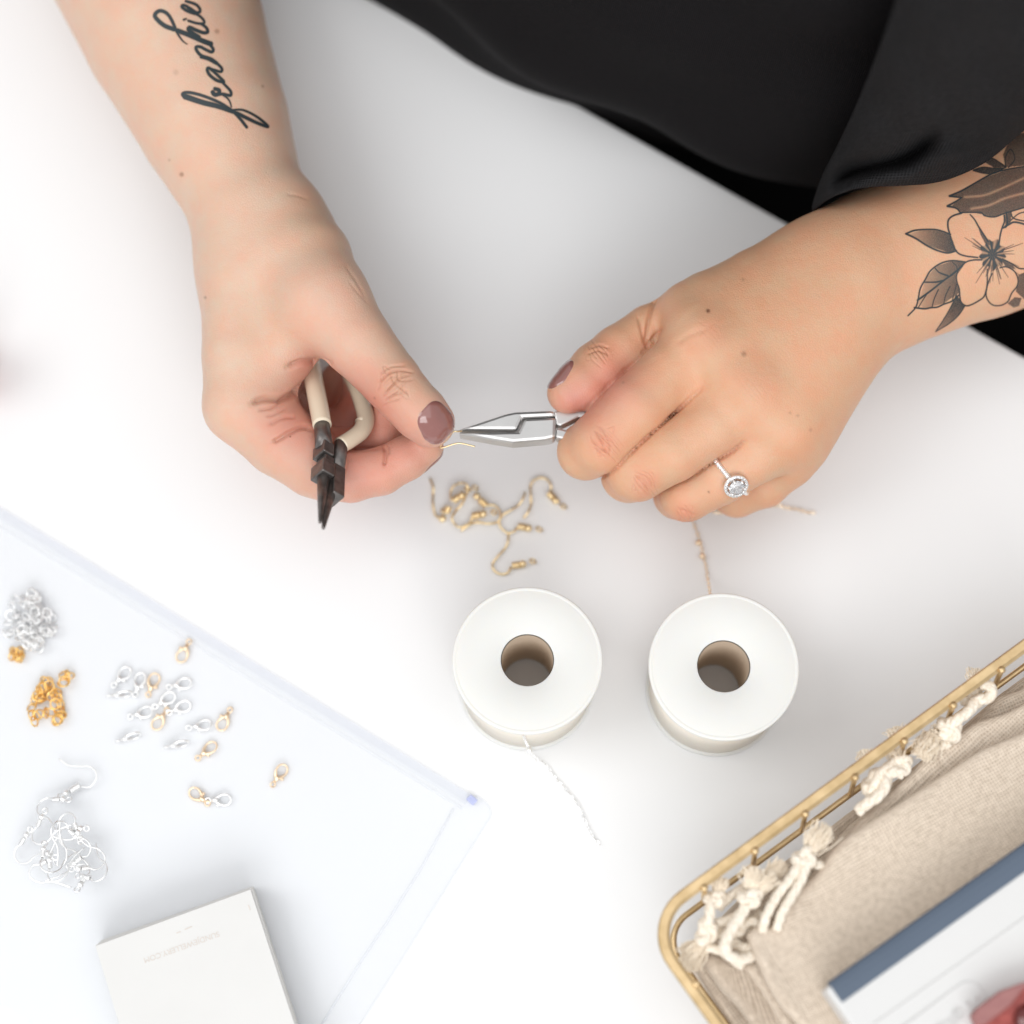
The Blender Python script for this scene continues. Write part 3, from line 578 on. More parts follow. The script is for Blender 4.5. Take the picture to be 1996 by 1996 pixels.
    fill([(405, 1860), (560, 1610), (600, 1520), (680, 1620), (620, 1710), (530, 1790)], 0.22, 0.0008, -0.0012, (405, 1860))
    fill([(760, 347), (850, 320), (960, 330), (1060, 322), (960, 375), (860, 373)], 0.7); fill([(860, 270), (930, 235), (1000, 270), (1065, 315), (960, 325)], 0.65)
    fill([(1065, 320), (1040, 200), (1090, 80), (1180, 0), (1260, 0), (1260, 300)], 0.52); fill([(800, 870), (860, 960), (920, 1050), (880, 1050), (830, 960)], 0.6); fill([(1060, 740), (1120, 740), (1110, 840), (1060, 880)], 0.6)
    fill([(1185, 1330), (1260, 1300), (1260, 1580), (1160, 1490)], 0.5); fill([(1080, 1600), (1150, 1540), (1215, 1550), (1190, 1625), (1140, 1640)], 0.5); fill([(1020, 1180), (1130, 1240), (1160, 1280), (1060, 1250)], 0.55)
    r = np.hypot(U[:, 0]-940, (U[:, 1]-1140)*0.82); a = np.arctan2(U[:, 1]-1140, U[:, 0]-940)
    core = np.clip((118+14*np.sin(a*9)-r)/10, 0, 1)*np.clip(0.62+0.5*np.sin(a*11+1.3*np.sin(3*a))+0.4*(r < 45), 0.1, 0.92)
    return np.clip(np.maximum(ink, core)**0.72*0.95, 0, 0.94)*(np.maximum(ink, core) > 0.004)
tattoo(BV_L, 1755, 255, 2010, 655, 0.9, flower_ink, 'dark grey tattoo of a five petalled flower with leaves')

# ---- clothes
def sdf_obj(name, f, mt, parent=None, uvrot=0.0, smooth=3, disp=None):
    V, Fq = f.to_mesh(smooth)
    if disp is not None: N = normals(V, Fq); V = V+N*disp(V)[:, None]
    o = mesh(name, V, Fq, mt, parent); N = normals(V, Fq); ca, sa = math.cos(uvrot), math.sin(uvrot)
    u = V[:, 0]*ca+V[:, 1]*sa; v = -V[:, 0]*sa+V[:, 1]*ca; return o, V, N, u, v
def shirt():
    lo = P(560, 500, 0); f = Field((-0.36, 0.085, -0.16), (0.66, 0.72, 0.44), 0.004)
    # belly pressed near the table edge; the hem hangs just over the edge
    c0 = P(1330, 320, 3); m = c0-EN*0.0
    def at(s, back, z): return E0+ED*s-EN*back+np.array([0, 0, z])
    for z, back, r in ((0.030, 0.108, 0.102), (0.085, 0.112, 0.110), (0.16, 0.125, 0.108), (0.25, 0.15, 0.105), (0.33, 0.165, 0.09)):
        f.chain([(at(-0.34, back+0.03, z), r), (at(-0.24, back, z), r), (at(-0.15, back-0.004, z), r), (at(-0.06, back+0.010, z), r-0.003), (at(0.0, back+0.040, z), r-0.012)], 0.01, 0.05)
    return f
SH0 = shirt(); ang_e = math.atan2(ED[1], ED[0])
def shirt_folds(V):
    s = (V-E0)@ED; z = V[:, 2]
    return 0.0032*np.sin(s*19+z*30+2*np.sin(z*21))*np.exp(-((z-0.05)/0.09)**2)+0.0014*np.sin(s*61-z*60)+0.0018*np.sin(s*24+z*95)
so, V, N, u, v = sdf_obj('shirt', SH0, M_SHIRT, None, ang_e, 3, shirt_folds)
set_uv(so, np.c_[u, V[:, 2]+v]); pj(so)
def trousers():
    f = Field((-0.5, -0.12, -0.34), (0.85, 0.72, 0.0), 0.008)
    def at(s, back, z): return E0+ED*s-EN*back+np.array([0, 0, z])
    f.chain([(at(-0.2, 0.16, -0.15), 0.13), (at(0.12, 0.16, -0.15), 0.13)], 0.02, 0)
    f.chain([(at(0.10, 0.14, -0.14), 0.10), (at(0.30, 0.0, -0.13), 0.085), (at(0.44, -0.22, -0.13), 0.07)], 0.02, 0.03)
    f.chain([(at(-0.2, 0.14, -0.14), 0.10), (at(-0.16, -0.2, -0.13), 0.075)], 0.02, 0.03)
    f.chain([(at(0.16, 0.12, -0.11), 0.09), (at(0.46, 0.10, -0.12), 0.09)], 0.02, 0.03)
    return f
to_, *_ = sdf_obj('trousers', trousers(), M_TROUSER); pj(to_)
# ---- wide sleeve over the left arm: outer skin and inner lining, open at the hem
def sleeve():
    Lc = catmull([(1806, -190, 27.5), (1764, -60, 24), (1738, 30, 21), (1706, 120, 17.6), (1668, 215, 13.8), (1630, 300, 10.8), (1601, 360, 8.6), (1583, 413, 6.8)], 6)
    Rc = catmull([(2420, -330, 31), (2400, -200, 28), (2370, -110, 25), (2330, -40, 22), (2290, 20, 19.5), (2250, 60, 17), (2220, 90, 15), (2200, 110, 13.4)], 6)
    Hc = [np.array(p, float) for p in catmull([(1583, 413, 6.8), (1604, 396, 8.2), (1642, 376, 9.3), (1695, 364, 9.9), (1760, 361, 10.3), (1812, 357, 10.5), (1862, 344, 10.8), (1925, 312, 11.4), (1996, 252, 12.2), (2080, 190, 13), (2200, 110, 13.4)], 6)]
    n = len(Lc); m = len(Hc); Hx = np.array(Hc); T0 = np.linspace(0, 1, m); top = np.array([Lc[0]*(1-t)+Rc[0]*t+np.array([0, -60*math.sin(math.pi*t), 4*math.sin(math.pi*t)]) for t in T0])
    rows = []; NS = 70
    for j in range(NS+1):
        s = j/NS; l = np.array([np.interp(s*(n-1), range(n), [p[k] for p in Lc]) for k in range(3)]); r = np.array([np.interp(s*(n-1), range(n), [p[k] for p in Rc]) for k in range(3)])
        row = []
        for i, t in enumerate(T0):
            p = (1-t)*l+t*r+(1-s)*top[i]+s*Hx[i]-((1-t)*((1-s)*Lc[0]+s*Hx[0])+t*((1-s)*Rc[0]+s*Hx[-1]))
            row.append(p)
        rows.append(row)
    A = np.array(rows); flat = A.reshape(-1, 3)
    # fold near the hem and soft drape waves
    d, t = seg_dist(flat[:, :2], [tuple(p) for p in catmull([(1618, 372), (1655, 338), (1710, 322), (1765, 306), (1805, 276), (1830, 240)], 5)])
    d2, _ = seg_dist(flat[:, :2], [tuple(p) for p in catmull([(1640, 382), (1700, 352), (1780, 335), (1850, 300)], 5)])
    flat[:, 2] -= 1.9*np.exp(-(d/17)**2)*np.clip(np.minimum(t, 1-t)*5, 0, 1); flat[:, 2] += 0.5*np.exp(-(d2/20)**2)
    flat[:, 2] += 0.25*np.sin(flat[:, 0]*0.021+flat[:, 1]*0.012)+0.12*np.sin(flat[:, 0]*0.05-flat[:, 1]*0.03)
    up = np.array([P(*p) for p in flat]).reshape(A.shape); lowz = flat.copy().reshape(A.shape)
    Tm = np.array(T0)
    wob = np.sin(math.pi*Tm)
    lz = np.minimum(lowz[..., 2]-0.1, 0.55*lowz[..., 2][:, :1]+0.45*lowz[..., 2]-wob[None, :]*6.5)
    dn = np.array([P(lowz[j, i, 0]+6, lowz[j, i, 1]-(26+10*wob[i])*(0.25+0.75*j/NS), lz[j, i]) for j in range(NS+1) for i in range(m)]).reshape(A.shape)
    ring = np.concatenate([up, dn[:, ::-1]], 1); W = ring.shape[1]; V = ring.reshape(-1, 3); Fc = []
    for j in range(NS):
        for i in range(W):
            k = (i+1) % W; Fc.append((j*W+i, j*W+k, (j+1)*W+k, (j+1)*W+i))
    o = mesh('sleeve', V, Fc, M_SLEEVE)
    seg = np.linalg.norm(np.roll(ring, -1, 1)-ring, axis=2); uu = np.cumsum(seg[NS//2])-seg[NS//2][0]; vv = np.cumsum(np.r_[0, np.linalg.norm(np.diff(up[:, m//3], axis=0), axis=1)])
    set_uv(o, np.array([(uu[i], vv[j]) for j in range(NS+1) for i in range(W)]))
    sd = o.modifiers.new('thickness', 'SOLIDIFY'); sd.thickness = 0.0014; sd.offset = 0
    sb = o.modifiers.new('smooth', 'SUBSURF'); sb.levels = 1; sb.render_levels = 1
    return o
pj(sleeve())
# ================================================================== THINGS ON THE TABLE
def kids(t, *objs):
    for o in objs: tparent(o, t)
    return t
def kid(par, o):                       # sub-part: keep its world place under an unmoved part
    o.parent = par; o.matrix_parent_inverse = Matrix.Identity(4); return o
# ---------------------------------------------------------------- spools
def spool(px, py, label, mt2):
    top = P(px, py, 4.6); t = thing('spool', label, 'spool', (top[0], top[1], 0), group='two white spools side by side'); R = R_(147, top); h = R_(53, top)*0.98; H = 0.046
    f1 = mesh('flange', *lathe_geo([(h, H-0.0004), (h+0.0006, H), (R*0.935, H), (R*0.942, H-0.00008), (R*0.952, H-0.00008), (R*0.957, H), (R*0.985, H), (R, H-0.0004), (R, H-0.0022), (R*0.985, H-0.0028), (h, H-0.0028), (h, H-0.0004)], 96), M_SPOOL)
    f2 = mesh('flange', *lathe_geo([(h, 0.0004), (R*0.93, 0.0004), (R*0.945, 0.001), (R*0.945, 0.0026), (R*0.935, 0.0032), (h, 0.0032), (h, 0.0004)], 96), M_SPOOL)
    cr = mesh('core', *lathe_geo([(h, 0.0034), (R*0.915, 0.0034), (R*0.915, H-0.003), (h, H-0.003), (h, 0.0034)], 80), mt2)
    tb = mesh('tube_lining', *lathe_geo([(h-0.0003, 0.001), (h-0.0003, H-0.0012)], 64), M_TUBE)
    for o in (f1, f2, cr, tb): o.parent = t
    return t, top, R
sp1, sp1c, SR = spool(1028, 1286, 'white spool with silver chain hanging down its front, next to the clear pouch', M_SPOOL2)
sp2, sp2c, _ = spool(1411, 1298, 'white spool with gold chain leading up under the hand, nearer the basket', M_SPOOL2)
# ---------------------------------------------------------------- fine chains
def chain_geo(path, r_link=0.0008, r_wire=0.00021, pitch=0.00185):
    path = np.array(catmull(path, 24)); L = np.r_[0, np.cumsum(np.linalg.norm(np.diff(path, axis=0), axis=1))]; n = int(L[-1]/pitch); g = []
    for i in range(n):
        s = (i+0.5)*pitch; p = np.array([np.interp(s, L, path[:, k]) for k in range(3)]); q = np.array([np.interp(min(s+0.0004, L[-1]), L, path[:, k]) for k in range(3)]); t = unit(q-p+1e-9*RT)
        up = np.array([0, 0, 1.0]); sd = np.cross(t, up); sd = unit(sd) if np.linalg.norm(sd) > 1e-3 else RT; up = np.cross(sd, t); a = (0.45 if i % 2 else 2.0)+random.uniform(-0.3, 0.3); nrm = math.cos(a)*sd+math.sin(a)*up
        g.append(tube_geo([p+math.cos(b)*t*r_link*1.25+math.sin(b)*nrm*r_link*0.8 for b in np.linspace(0, 2*math.pi, 9)[:-1]], r_wire, 4, True))
    return merge(g)
c1 = [np.array([sp1c[0]-0.0015, sp1c[1]-SR*0.915-0.0012, 0.036]), np.array([sp1c[0]-0.001, sp1c[1]-SR*0.93, 0.026]), np.array([sp1c[0]+0.001, sp1c[1]-SR*0.975, 0.009])]+[P(x, y, 0.13) for x, y in ((1046, 1480), (1062, 1490), (1085, 1520), (1110, 1548), (1130, 1575), (1140, 1600), (1150, 1622), (1160, 1638), (1174, 1649))]
t = thing('chain', 'fine silver chain unwinding from the left spool onto the table', 'chain', P(1060, 1490, 0)); o = mesh('links', *chain_geo(c1), M_SILVER, smooth=False); o['kind'] = 'stuff'; kids(t, o)
kids(t, mesh('highlight_bead', *sphere_geo(c1[2]+np.array([0, -0.0012, 0.003]), 0.0015), M_SILVER))  # bright highlight on the chain, shaped as a small sphere
c2 = [P(1385, 1172, 2.4), P(1383, 1150, 1.2), P(1379, 1125, 0.25), P(1376, 1105, 0.13), P(1370, 1080, 0.13), P(1364, 1055, 0.13), P(1352, 1020, 0.13), P(1338, 996, 0.14), P(1330, 985, 0.13), P(1340, 972, 0.12), P(1400, 1000, 0.1), P(1440, 985, 0.1), P(1480, 980, 0.1), P(1500, 987, 0.13), P(1520, 985, 0.13), P(1532, 990, 0.13), P(1555, 993, 0.13), P(1575, 999, 0.13), P(1596, 1000, 0.13)]
t = thing('chain', 'fine gold chain running from the right spool under the left hand', 'chain', P(1376, 1105, 0)); o = mesh('links', *chain_geo(c2), M_ROSE, smooth=False); o['kind'] = 'stuff'; kids(t, o)
for x, y in ((1361, 1058), (1369, 1084)): kids(t, mesh('highlight_bead', *sphere_geo(P(x, y, 0.2), 0.0013), M_ROSE))  # two more chain highlights given solid form
# ---------------------------------------------------------------- gold ear wires by the hands
K4 = lambda x, y, z=0.12: P(820+x*0.16563, 910+y*0.16563, z)
def coil_geo(a, b, r=0.00125, rw=0.00036, turns=6):
    a, b = np.array(a), np.array(b); t = unit(b-a); s = unit(np.cross(t, [0, 0, 1])); u = np.cross(s, t); n = turns*10
    return tube_geo([a+(b-a)*i/n+r*(math.cos(2*math.pi*i/10)*s+math.sin(2*math.pi*i/10)*u) for i in range(n+1)], rw, 5)
def ring_geo(c, r, rw, nrm=(0, 0, 1), ns=5, n=14):
    nrm = unit(nrm); s = unit(np.cross(nrm, [0.31, 0.2, 0.9])); u = np.cross(nrm, s); return tube_geo([np.asarray(c)+r*(math.cos(a)*s+math.sin(a)*u) for a in np.linspace(0, 2*math.pi, n+1)[:-1]], rw, ns, True, up=nrm)
def ear_wire(wp, ca, cb, ball, loop, label, m, group, rw=0.0005):
    t = thing('ear_wire', label, 'ear wire', (wp[0][0], wp[0][1], 0), group=group)
    kids(t, tube('wire', catmull(wp, 7), rw, m, ns=6))
    if ca is not None: kids(t, mesh('coil', *coil_geo(ca, cb), m))
    if ball is not None: kids(t, mesh('ball', *sphere_geo(ball, 0.00165), m))
    if loop is not None: kids(t, mesh('loop', *ring_geo(loop, 0.0013, 0.00038, unit([0.3, 0.5, 0.8])), m))
    return t
G = 'gold ear wires scattered between the hands and the spools'
def Z(pts, z=0.1): return [K4(x, y, z+0.12*math.sin(i*1.7)**2) for i, (x, y) in enumerate(pts)]
ear_wire(Z([(110, 140), (148, 230), (146, 330), (145, 430), (165, 550), (215, 600), (262, 608)]), K4(330, 470, .3), K4(300, 540, .2), K4(255, 610, .2), K4(275, 520, .25), 'gold ear wire with its long straight end standing at the far left of the cluster', M_GOLD, G)
ear_wire(Z([(560, 265), (540, 205), (470, 190), (390, 225), (350, 300), (360, 380), (385, 400)], .3), K4(385, 400, .4), K4(445, 350, .4), K4(480, 335, .4), K4(555, 265, .4), 'gold ear wire curled into a small round arch at the top left of the cluster', M_GOLD, G)
ear_wire(Z([(475, 755), (560, 690), (650, 655), (800, 668), (900, 650), (940, 590), (925, 505), (860, 450), (770, 455)], .2), K4(770, 455, .3), K4(695, 385, .35), K4(660, 345, .35), K4(640, 245, .3), 'gold ear wire with a ball and ring standing above its long lying bend', M_GOLD, G)
ear_wire(Z([(560, 265), (490, 430), (430, 500), (370, 590), (390, 660), (450, 710), (530, 690), (590, 640), (600, 590)], .22), K4(610, 580, .25), K4(700, 560, .3), K4(735, 553, .3), K4(860, 535, .25), 'gold ear wire with its coil lying level inside the cluster', M_GOLD, G)
ear_wire(Z([(1228, 305), (1200, 380), (1150, 450), (1060, 510), (960, 575), (925, 650), (950, 720), (1020, 775), (1090, 765), (1140, 710)], .16), K4(1150, 700, .2), K4(1230, 712, .22), K4(1265, 722, .22), K4(1395, 735, .2), 'gold ear wire reaching up to the right from the middle of the cluster', M_GOLD, G)
ear_wire(Z([(1210, 605), (1265, 530), (1298, 440), (1295, 330), (1290, 240), (1320, 170), (1400, 130), (1480, 145), (1530, 210), (1530, 270), (1510, 315)], .12), K4(1510, 315, .2), K4(1565, 370, .22), K4(1592, 398, .22), K4(1680, 465, .16), 'gold ear wire lying alone as a full upright hook under the pliers', M_GOLD, G)
ear_wire(Z([(1032, 790), (1025, 880), (990, 960), (910, 1050), (850, 1130), (850, 1190), (890, 1240), (960, 1265), (1030, 1240), (1060, 1180)], .1), K4(1080, 1165, .18), K4(1170, 1150, .2), K4(1200, 1143, .2), K4(1320, 1110, .16), 'gold ear wire nearest the left spool with its hook opening to the right', M_GOLD, G)
t = thing('ear_wire', 'thin gold ear wire held between thumb and finger at the plier tip', 'ear wire', P(880, 850, 0), group=None)
kids(t, tube('wire', catmull([P(900, 840, 6.35), P(892, 841, 6.5), P(884, 842, 6.55), P(868, 856, 6.55), P(858, 872, 6.5), P(868, 871, 6.55), P(880, 867, 6.6), P(894, 864, 6.6), P(908, 866, 6.6), P(926, 870.5, 6.6)], 6), 0.00034, M_GOLD, ns=6))
# ---------------------------------------------------------------- silver ear wires in a tangled pile
S3 = lambda x, y, z=0.2: P(x*0.15528, 1480+y*0.15528, z)
GS = 'silver ear wires heaped on the clear pouch'
ear_wire([S3(740, 0, .25), S3(860, 75, .3), S3(1010, 90, .3), S3(1130, 95, .35), S3(1205, 165, .4), S3(1205, 250, .35), S3(1130, 345, .3), S3(1010, 345, .3)], S3(995, 330, .3), S3(880, 400, .35), S3(830, 432, .35), S3(760, 470, .3), 'silver ear wire reaching out at the top of its heap', M_SILVER, GS, 0.00036)
def hook_template():
    t = thing('ear_wire', 'silver ear wire tangled among others in the heap below the clasps', 'ear wire', (0, 0, 0), group=GS)
    w_ = [np.array(p)*0.001 for p in ((-9, -6, 0), (-6, -2.5, .4), (-4, 1, .3), (-3.5, 5, 0), (-1, 8, .2), (2.5, 8.2, .4), (5, 5.5, .5), (4.6, 2.5, .5))]
    for o in (tube('wire', catmull(w_, 6), 0.00036, M_SILVER, ns=5), mesh('coil', *coil_geo(w_[-1], w_[-1]+np.array([0.0008, -0.003, 0]), 0.0009, 0.0003, 5), M_SILVER), mesh('ball', *sphere_geo(w_[-1]+np.array([0.001, -0.0042, 0]), 0.0015, 8, 5), M_SILVER), mesh('loop', *ring_geo(w_[-1]+np.array([0.0014, -0.007, 0]), 0.0012, 0.00034), M_SILVER)): o.parent = t
    return t
def copy_thing(t, loc, rot, label=None):
    c = t.copy(); COL.objects.link(c); c.location = tuple(loc); c.rotation_euler = rot
    if label: c['label'] = label
    for ch in t.children:
        d = ch.copy(); COL.objects.link(d); d.parent = c
    return c
hk = hook_template(); spots = [(105, 1580, 0.5, 1.2), (96, 1612, .6, 2.6), (130, 1625, .9, 0.3), (110, 1650, 1.0, 4.0), (140, 1655, 1.0, 5.2), (120, 1682, .8, 3.2), (165, 1668, .7, 4.6), (98, 1700, .5, 1.9), (140, 1712, .5, 5.9), (62, 1652, .35, 2.3), (182, 1690, .45, 4.2), (125, 1640, 1.3, 0.9), (108, 1670, 1.2, 2.9), (150, 1640, .8, 1.5)]
for i, (x, y, z, a) in enumerate(spots):
    r = (random.uniform(-0.6, 0.6), random.uniform(-0.6, 0.6), a); p = P(x, y, z+0.25)
    if i == 0: hk.location = tuple(p); hk.rotation_euler = r
    else: copy_thing(hk, p, r)
# ---------------------------------------------------------------- jump rings
def jump_ring(m, name='jump_ring'):
    return mesh(name, *ring_geo((0, 0, 0), 0.0022, 0.00036, (0, 0, 1), 6, 18), m)
def heap(proto, centres, n, label, group, hmax):
    for i in range(n):
        o = proto if i == 0 else proto.copy()
        if i: COL.objects.link(o)
        cx, cy, rr = centres[i % len(centres)]; a, q = random.uniform(0, 6.28), math.sqrt(random.random())
        h = hmax*(1-q*0.85)*random.random()+0.16; o.location = tuple(P(cx+rr*q*math.cos(a), cy+rr*q*math.sin(a), h)); o.rotation_euler = (random.uniform(-1.1, 1.1), random.uniform(-1.1, 1.1), random.uniform(0, 6))
        tag(o, label, 'jump ring', group)
heap(jump_ring(M_SILVER), [(58, 1212, 44), (50, 1195, 36), (80, 1215, 30), (45, 1230, 34), (60, 1250, 22), (62, 1168, 14)], 72, 'small silver jump ring in the heap at the left edge', 'silver jump rings heaped together', 1.0)
heap(jump_ring(M_GOLD2), [(90, 1352, 24), (104, 1368, 22), (72, 1395, 20), (110, 1400, 17), (126, 1326, 12), (96, 1340, 16), (76, 1362, 14)], 38, 'small bright gold jump ring in the heap below the silver ones', 'gold jump rings heaped together', 0.55)
heap(jump_ring(M_GOLD2), [(34, 1276, 11)], 7, 'small bright gold jump ring in the little cluster touching the silver heap', 'gold jump rings in a little cluster', 0.3)
# ---------------------------------------------------------------- lobster clasps
def clasp(m, label):
    t = thing('lobster_clasp', label, 'clasp', (0, 0, 0))
    hook = [np.array(p)*0.001 for p in ((-0.7, -2.0, 0), (-1.9, -0.4, 0), (-2.35, 1.4, 0), (-1.9, 3.2, 0), (-0.2, 4.2, 0), (1.5, 3.5, 0), (2.2, 1.6, 0), (1.7, -0.3, 0), (0.8, -1.8, 0))]
    for o in (tube('hook', catmull(hook, 5), [0.0009, 0.0005, 0.00042, 0.00042, 0.0005, 0.0009], m, ns=8), tube('body', [np.array((0, -0.0012, 0)), np.array((0, -0.0025, 0)), np.array((0, -0.0042, 0))], [0.0013, 0.0011, 0.0006], m, ns=8),
              mesh('lever', *sphere_geo((0.0021, -0.0014, 0), 0.0007, 8, 5), m), mesh('loop', *ring_geo((0, -0.0054, 0), 0.0011, 0.00038, (0.3, 0, 1)), m)): o.parent = t
    return t
K2 = lambda x, y, z: P(200+x*0.20704, 1230+y*0.20704, z)
gold_c = [((735, 245), (792, 135), 'gold lobster clasp nearest the zip of the pouch'), ((492, 432), (440, 560), 'gold lobster clasp touching a silver clasp, upper left of the group'), ((497, 888), (580, 770), 'gold lobster clasp in the middle of the silver clasps, tail up'),
          ((1110, 895), (1180, 770), 'gold lobster clasp just right of a round silver clasp'), ((1040, 1075), (920, 1172), 'gold lobster clasp lying with its loop end pointing down to the left'), ((1700, 1290), (1620, 1412), 'gold lobster clasp lying alone farthest to the right'), ((850, 1510), (958, 1598), 'gold lobster clasp beside one silver clasp at the bottom of the group')]
silv_c = [((215, 385), (140, 465), 'silver lobster clasp at the top left of the clasps'), ((350, 455), (325, 530), 'silver lobster clasp against the upper left gold clasp'), ((225, 590), (110, 605), 'silver lobster clasp lying on edge at the far left'), ((795, 485), (660, 515), 'silver lobster clasp with a wide loop at the upper right of the silver ones'), ((615, 630), (550, 670), 'silver lobster clasp in the centre of the silver ones'),
          ((755, 710), (690, 735), 'silver lobster clasp right of the centre of the silver ones'), ((405, 760), (318, 785), 'silver lobster clasp left of the middle gold clasp'), ((945, 885), (885, 895), 'round looking silver lobster clasp left of a gold clasp'), ((300, 985), (196, 1020), 'silver lobster clasp lying on edge below the middle gold clasp'), ((765, 1055), (640, 1085), 'silver lobster clasp lying on edge left of the tilted gold clasp'), ((1150, 1588), (1045, 1590), 'silver lobster clasp touching the tail of the bottom gold clasp')]
for m, lst, grp in ((M_ROSE, gold_c, 'gold lobster clasps on the clear pouch'), (M_SILVER, silv_c, 'silver lobster clasps on the clear pouch')):
    proto = clasp(m, lst[0][2])
    for i, (l, e, lab) in enumerate(lst):
        A, B = K2(*l, 0.28), K2(*e, 0.28); d = A-B; rz = math.atan2(d[1], d[0])-math.pi/2; edge = 1.25 if 'edge' in lab else random.uniform(-0.35, 0.35)
        c = (A+B)/2; c = c+0.0006*unit(d); c[2] = 0.0026 if abs(edge) > 1 else 0.0019
        M = (Matrix.Rotation(rz, 3, 'Z') @ Matrix.Rotation(edge, 3, 'Y')).to_euler()
        if i == 0: proto.location = tuple(c); proto.rotation_euler = M; proto['group'] = grp
        else: copy_thing(proto, c, M, lab)
# ---------------------------------------------------------------- clear vinyl pouch
p1, p3 = (957, 1585), (-330, 1758); corner = catmull([(912, 1546), (938, 1557), (955, 1575), (956, 1592), (944, 1612)], 5)
outline = [(-330, 786), *[tuple(c) for c in corner], (523, 2280), p3]
t = thing('zip_pouch', 'clear flat vinyl pouch with a pale blue zip edge under the findings', 'pouch', P(300, 1500, 0))
kids(t, mesh('vinyl_sheet', *prism_geo([P(*q, 0.03) for q in outline], [P(*q, 0.085) for q in outline]), M_VINYL, smooth=False))
ez = unit(np.array([925+330, 1552-786.0])); nz_ = np.array([-ez[1], ez[0]])
def along(off, a=-0.02, b=0.995): return [np.array([-330.0, 786.0])+ez*1470*s+nz_*off for s in np.linspace(a, b, 24)]
kids(t, mesh('zip_flap', *prism_geo([P(*q, 0.1) for q in along(0)+along(17)[::-1]], [P(*q, 0.15) for q in along(0)+along(17)[::-1]]), M_ZIP, smooth=False))
for off, r in ((20, 0.00075), (33, 0.00055)): kids(t, tube('zip_track', [P(*q, 0.16) for q in along(off)], r, M_VINYL, ns=8))
kids(t, tube('seam', [P(*q, 0.1) for q in ((884, 1575), (822, 1690), (754, 1798), (703, 1874), (600, 2040))], 0.0005, M_ZIP, ns=6))
kids(t, tube('edge_weld', [P(*q, 0.09) for q in [tuple(c) for c in corner]+[(864, 1740), (780, 1875), (700, 2000), (600, 2160)]], 0.0005, M_VINYL, ns=6))
kids(t, bevel(mesh('zip_stop', *prism_geo([P(*q, 0.1) for q in ((908, 1558), (918, 1548), (932, 1560), (922, 1571))], [P(*q, 0.32) for q in ((908, 1558), (918, 1548), (932, 1560), (922, 1571))]), M_ZIPB, smooth=False), 0.0004))
# ---------------------------------------------------------------- stack of printed cards
z0 = 2.2; TR = P(491, 1733, z0); ca = unit((P(497, 1752, z0)-P(215, 1853, z0))*np.array([1, 1, 0])); cb = np.array([ca[1], -ca[0], 0.0]); CW, CH, NC, TH = 0.0655, 0.095, 14, 0.00148
for i in range(NC):
    off = -cb*0.0003*i+ca*random.uniform(-0.0004, 0.0004)-ca*(0.0006 if i > 3 else 0); zc = z0*0.01-TH*(i+0.5)
    if i == NC-1: off += ca*0.0
    cc = TR-ca*CW/2+cb*CH/2+off; cc[2] = zc; rr = random.uniform(-0.006, 0.006); a2 = ca*math.cos(rr)+cb*math.sin(rr); b2 = cb*math.cos(rr)-ca*math.sin(rr)
    lab = 'ivory card on top of the card stack with faint upside down printing' if i == 0 else 'plain ivory card edge in the stack beside the clear pouch edge'
    t = thing('card', lab, 'card', cc, group='ivory cards in a stack')
    kids(t, bevel(mesh('board', *box_frame(cc, a2, b2, (0, 0, 1), CW/2, CH/2, TH/2-0.00006), M_CARD, smooth=False), 0.0003))
    if i == 0:
        cu = bpy.data.curves.new('print', 'FONT'); cu.body = 'SUNDJEWELLERY.COM'; cu.size = 0.0031; cu.align_x = 'CENTER'; cu.align_y = 'CENTER'; cu.extrude = 0.00003
        tmp = bpy.data.objects.new('print_tmp', cu); COL.objects.link(tmp); dg = bpy.context.evaluated_depsgraph_get(); me = bpy.data.meshes.new_from_object(tmp.evaluated_get(dg)); bpy.data.objects.remove(tmp)
        me.materials.clear(); me.materials.append(M_PRINT); pr = bpy.data.objects.new('print', me); link(pr)
        pr.matrix_world = Matrix(((*[-ca[0], cb[0], 0], 0), (-ca[1], cb[1], 0, 0), (0, 0, 1, 0), (0, 0, 0, 1))); pc = P(354, 1846, z0)
        pr.location = (pc[0], pc[1], z0*0.01+0.00003); bpy.context.view_layer.update(); me.transform(pr.matrix_world); pr.matrix_world = Matrix.Identity(4); kids(t, pr)
        for (x0, y0, x1, y1) in ((344, 1819, 352, 1816), (360, 1812, 374, 1806), (484, 1764, 488, 1774)):
            a_, b_ = P(x0, y0, z0), P(x1, y1, z0); kids(t, mesh('slot', *box_frame((a_+b_)/2+np.array([0, 0, 0.00004]), unit(b_-a_), np.cross([0, 0, 1], unit(b_-a_)), (0, 0, 1), np.linalg.norm(b_-a_)/2, 0.0002, 0.00004), M_PRINT, smooth=False))
# ---------------------------------------------------------------- red thing cut off by the left edge
t = thing('red_pot', 'red rounded thing cut off by the left edge of the photo', 'pot', P(-62, 735, 0)); q = P(-62, 735, 0.0); rr = R_(54, q)
g = lathe_geo([(0.0001, 0), (rr*0.9, 0), (rr, 0.002), (rr, 0.029), (rr*0.9, 0.033), (0.0001, 0.0335)], 40); g = ([np.array(v)+np.array([q[0], q[1], 0]) for v in g[0]], g[1]); kids(t, mesh('body', *g, mat('red_glaze', (0.55, 0.12, 0.09), 0.4)))
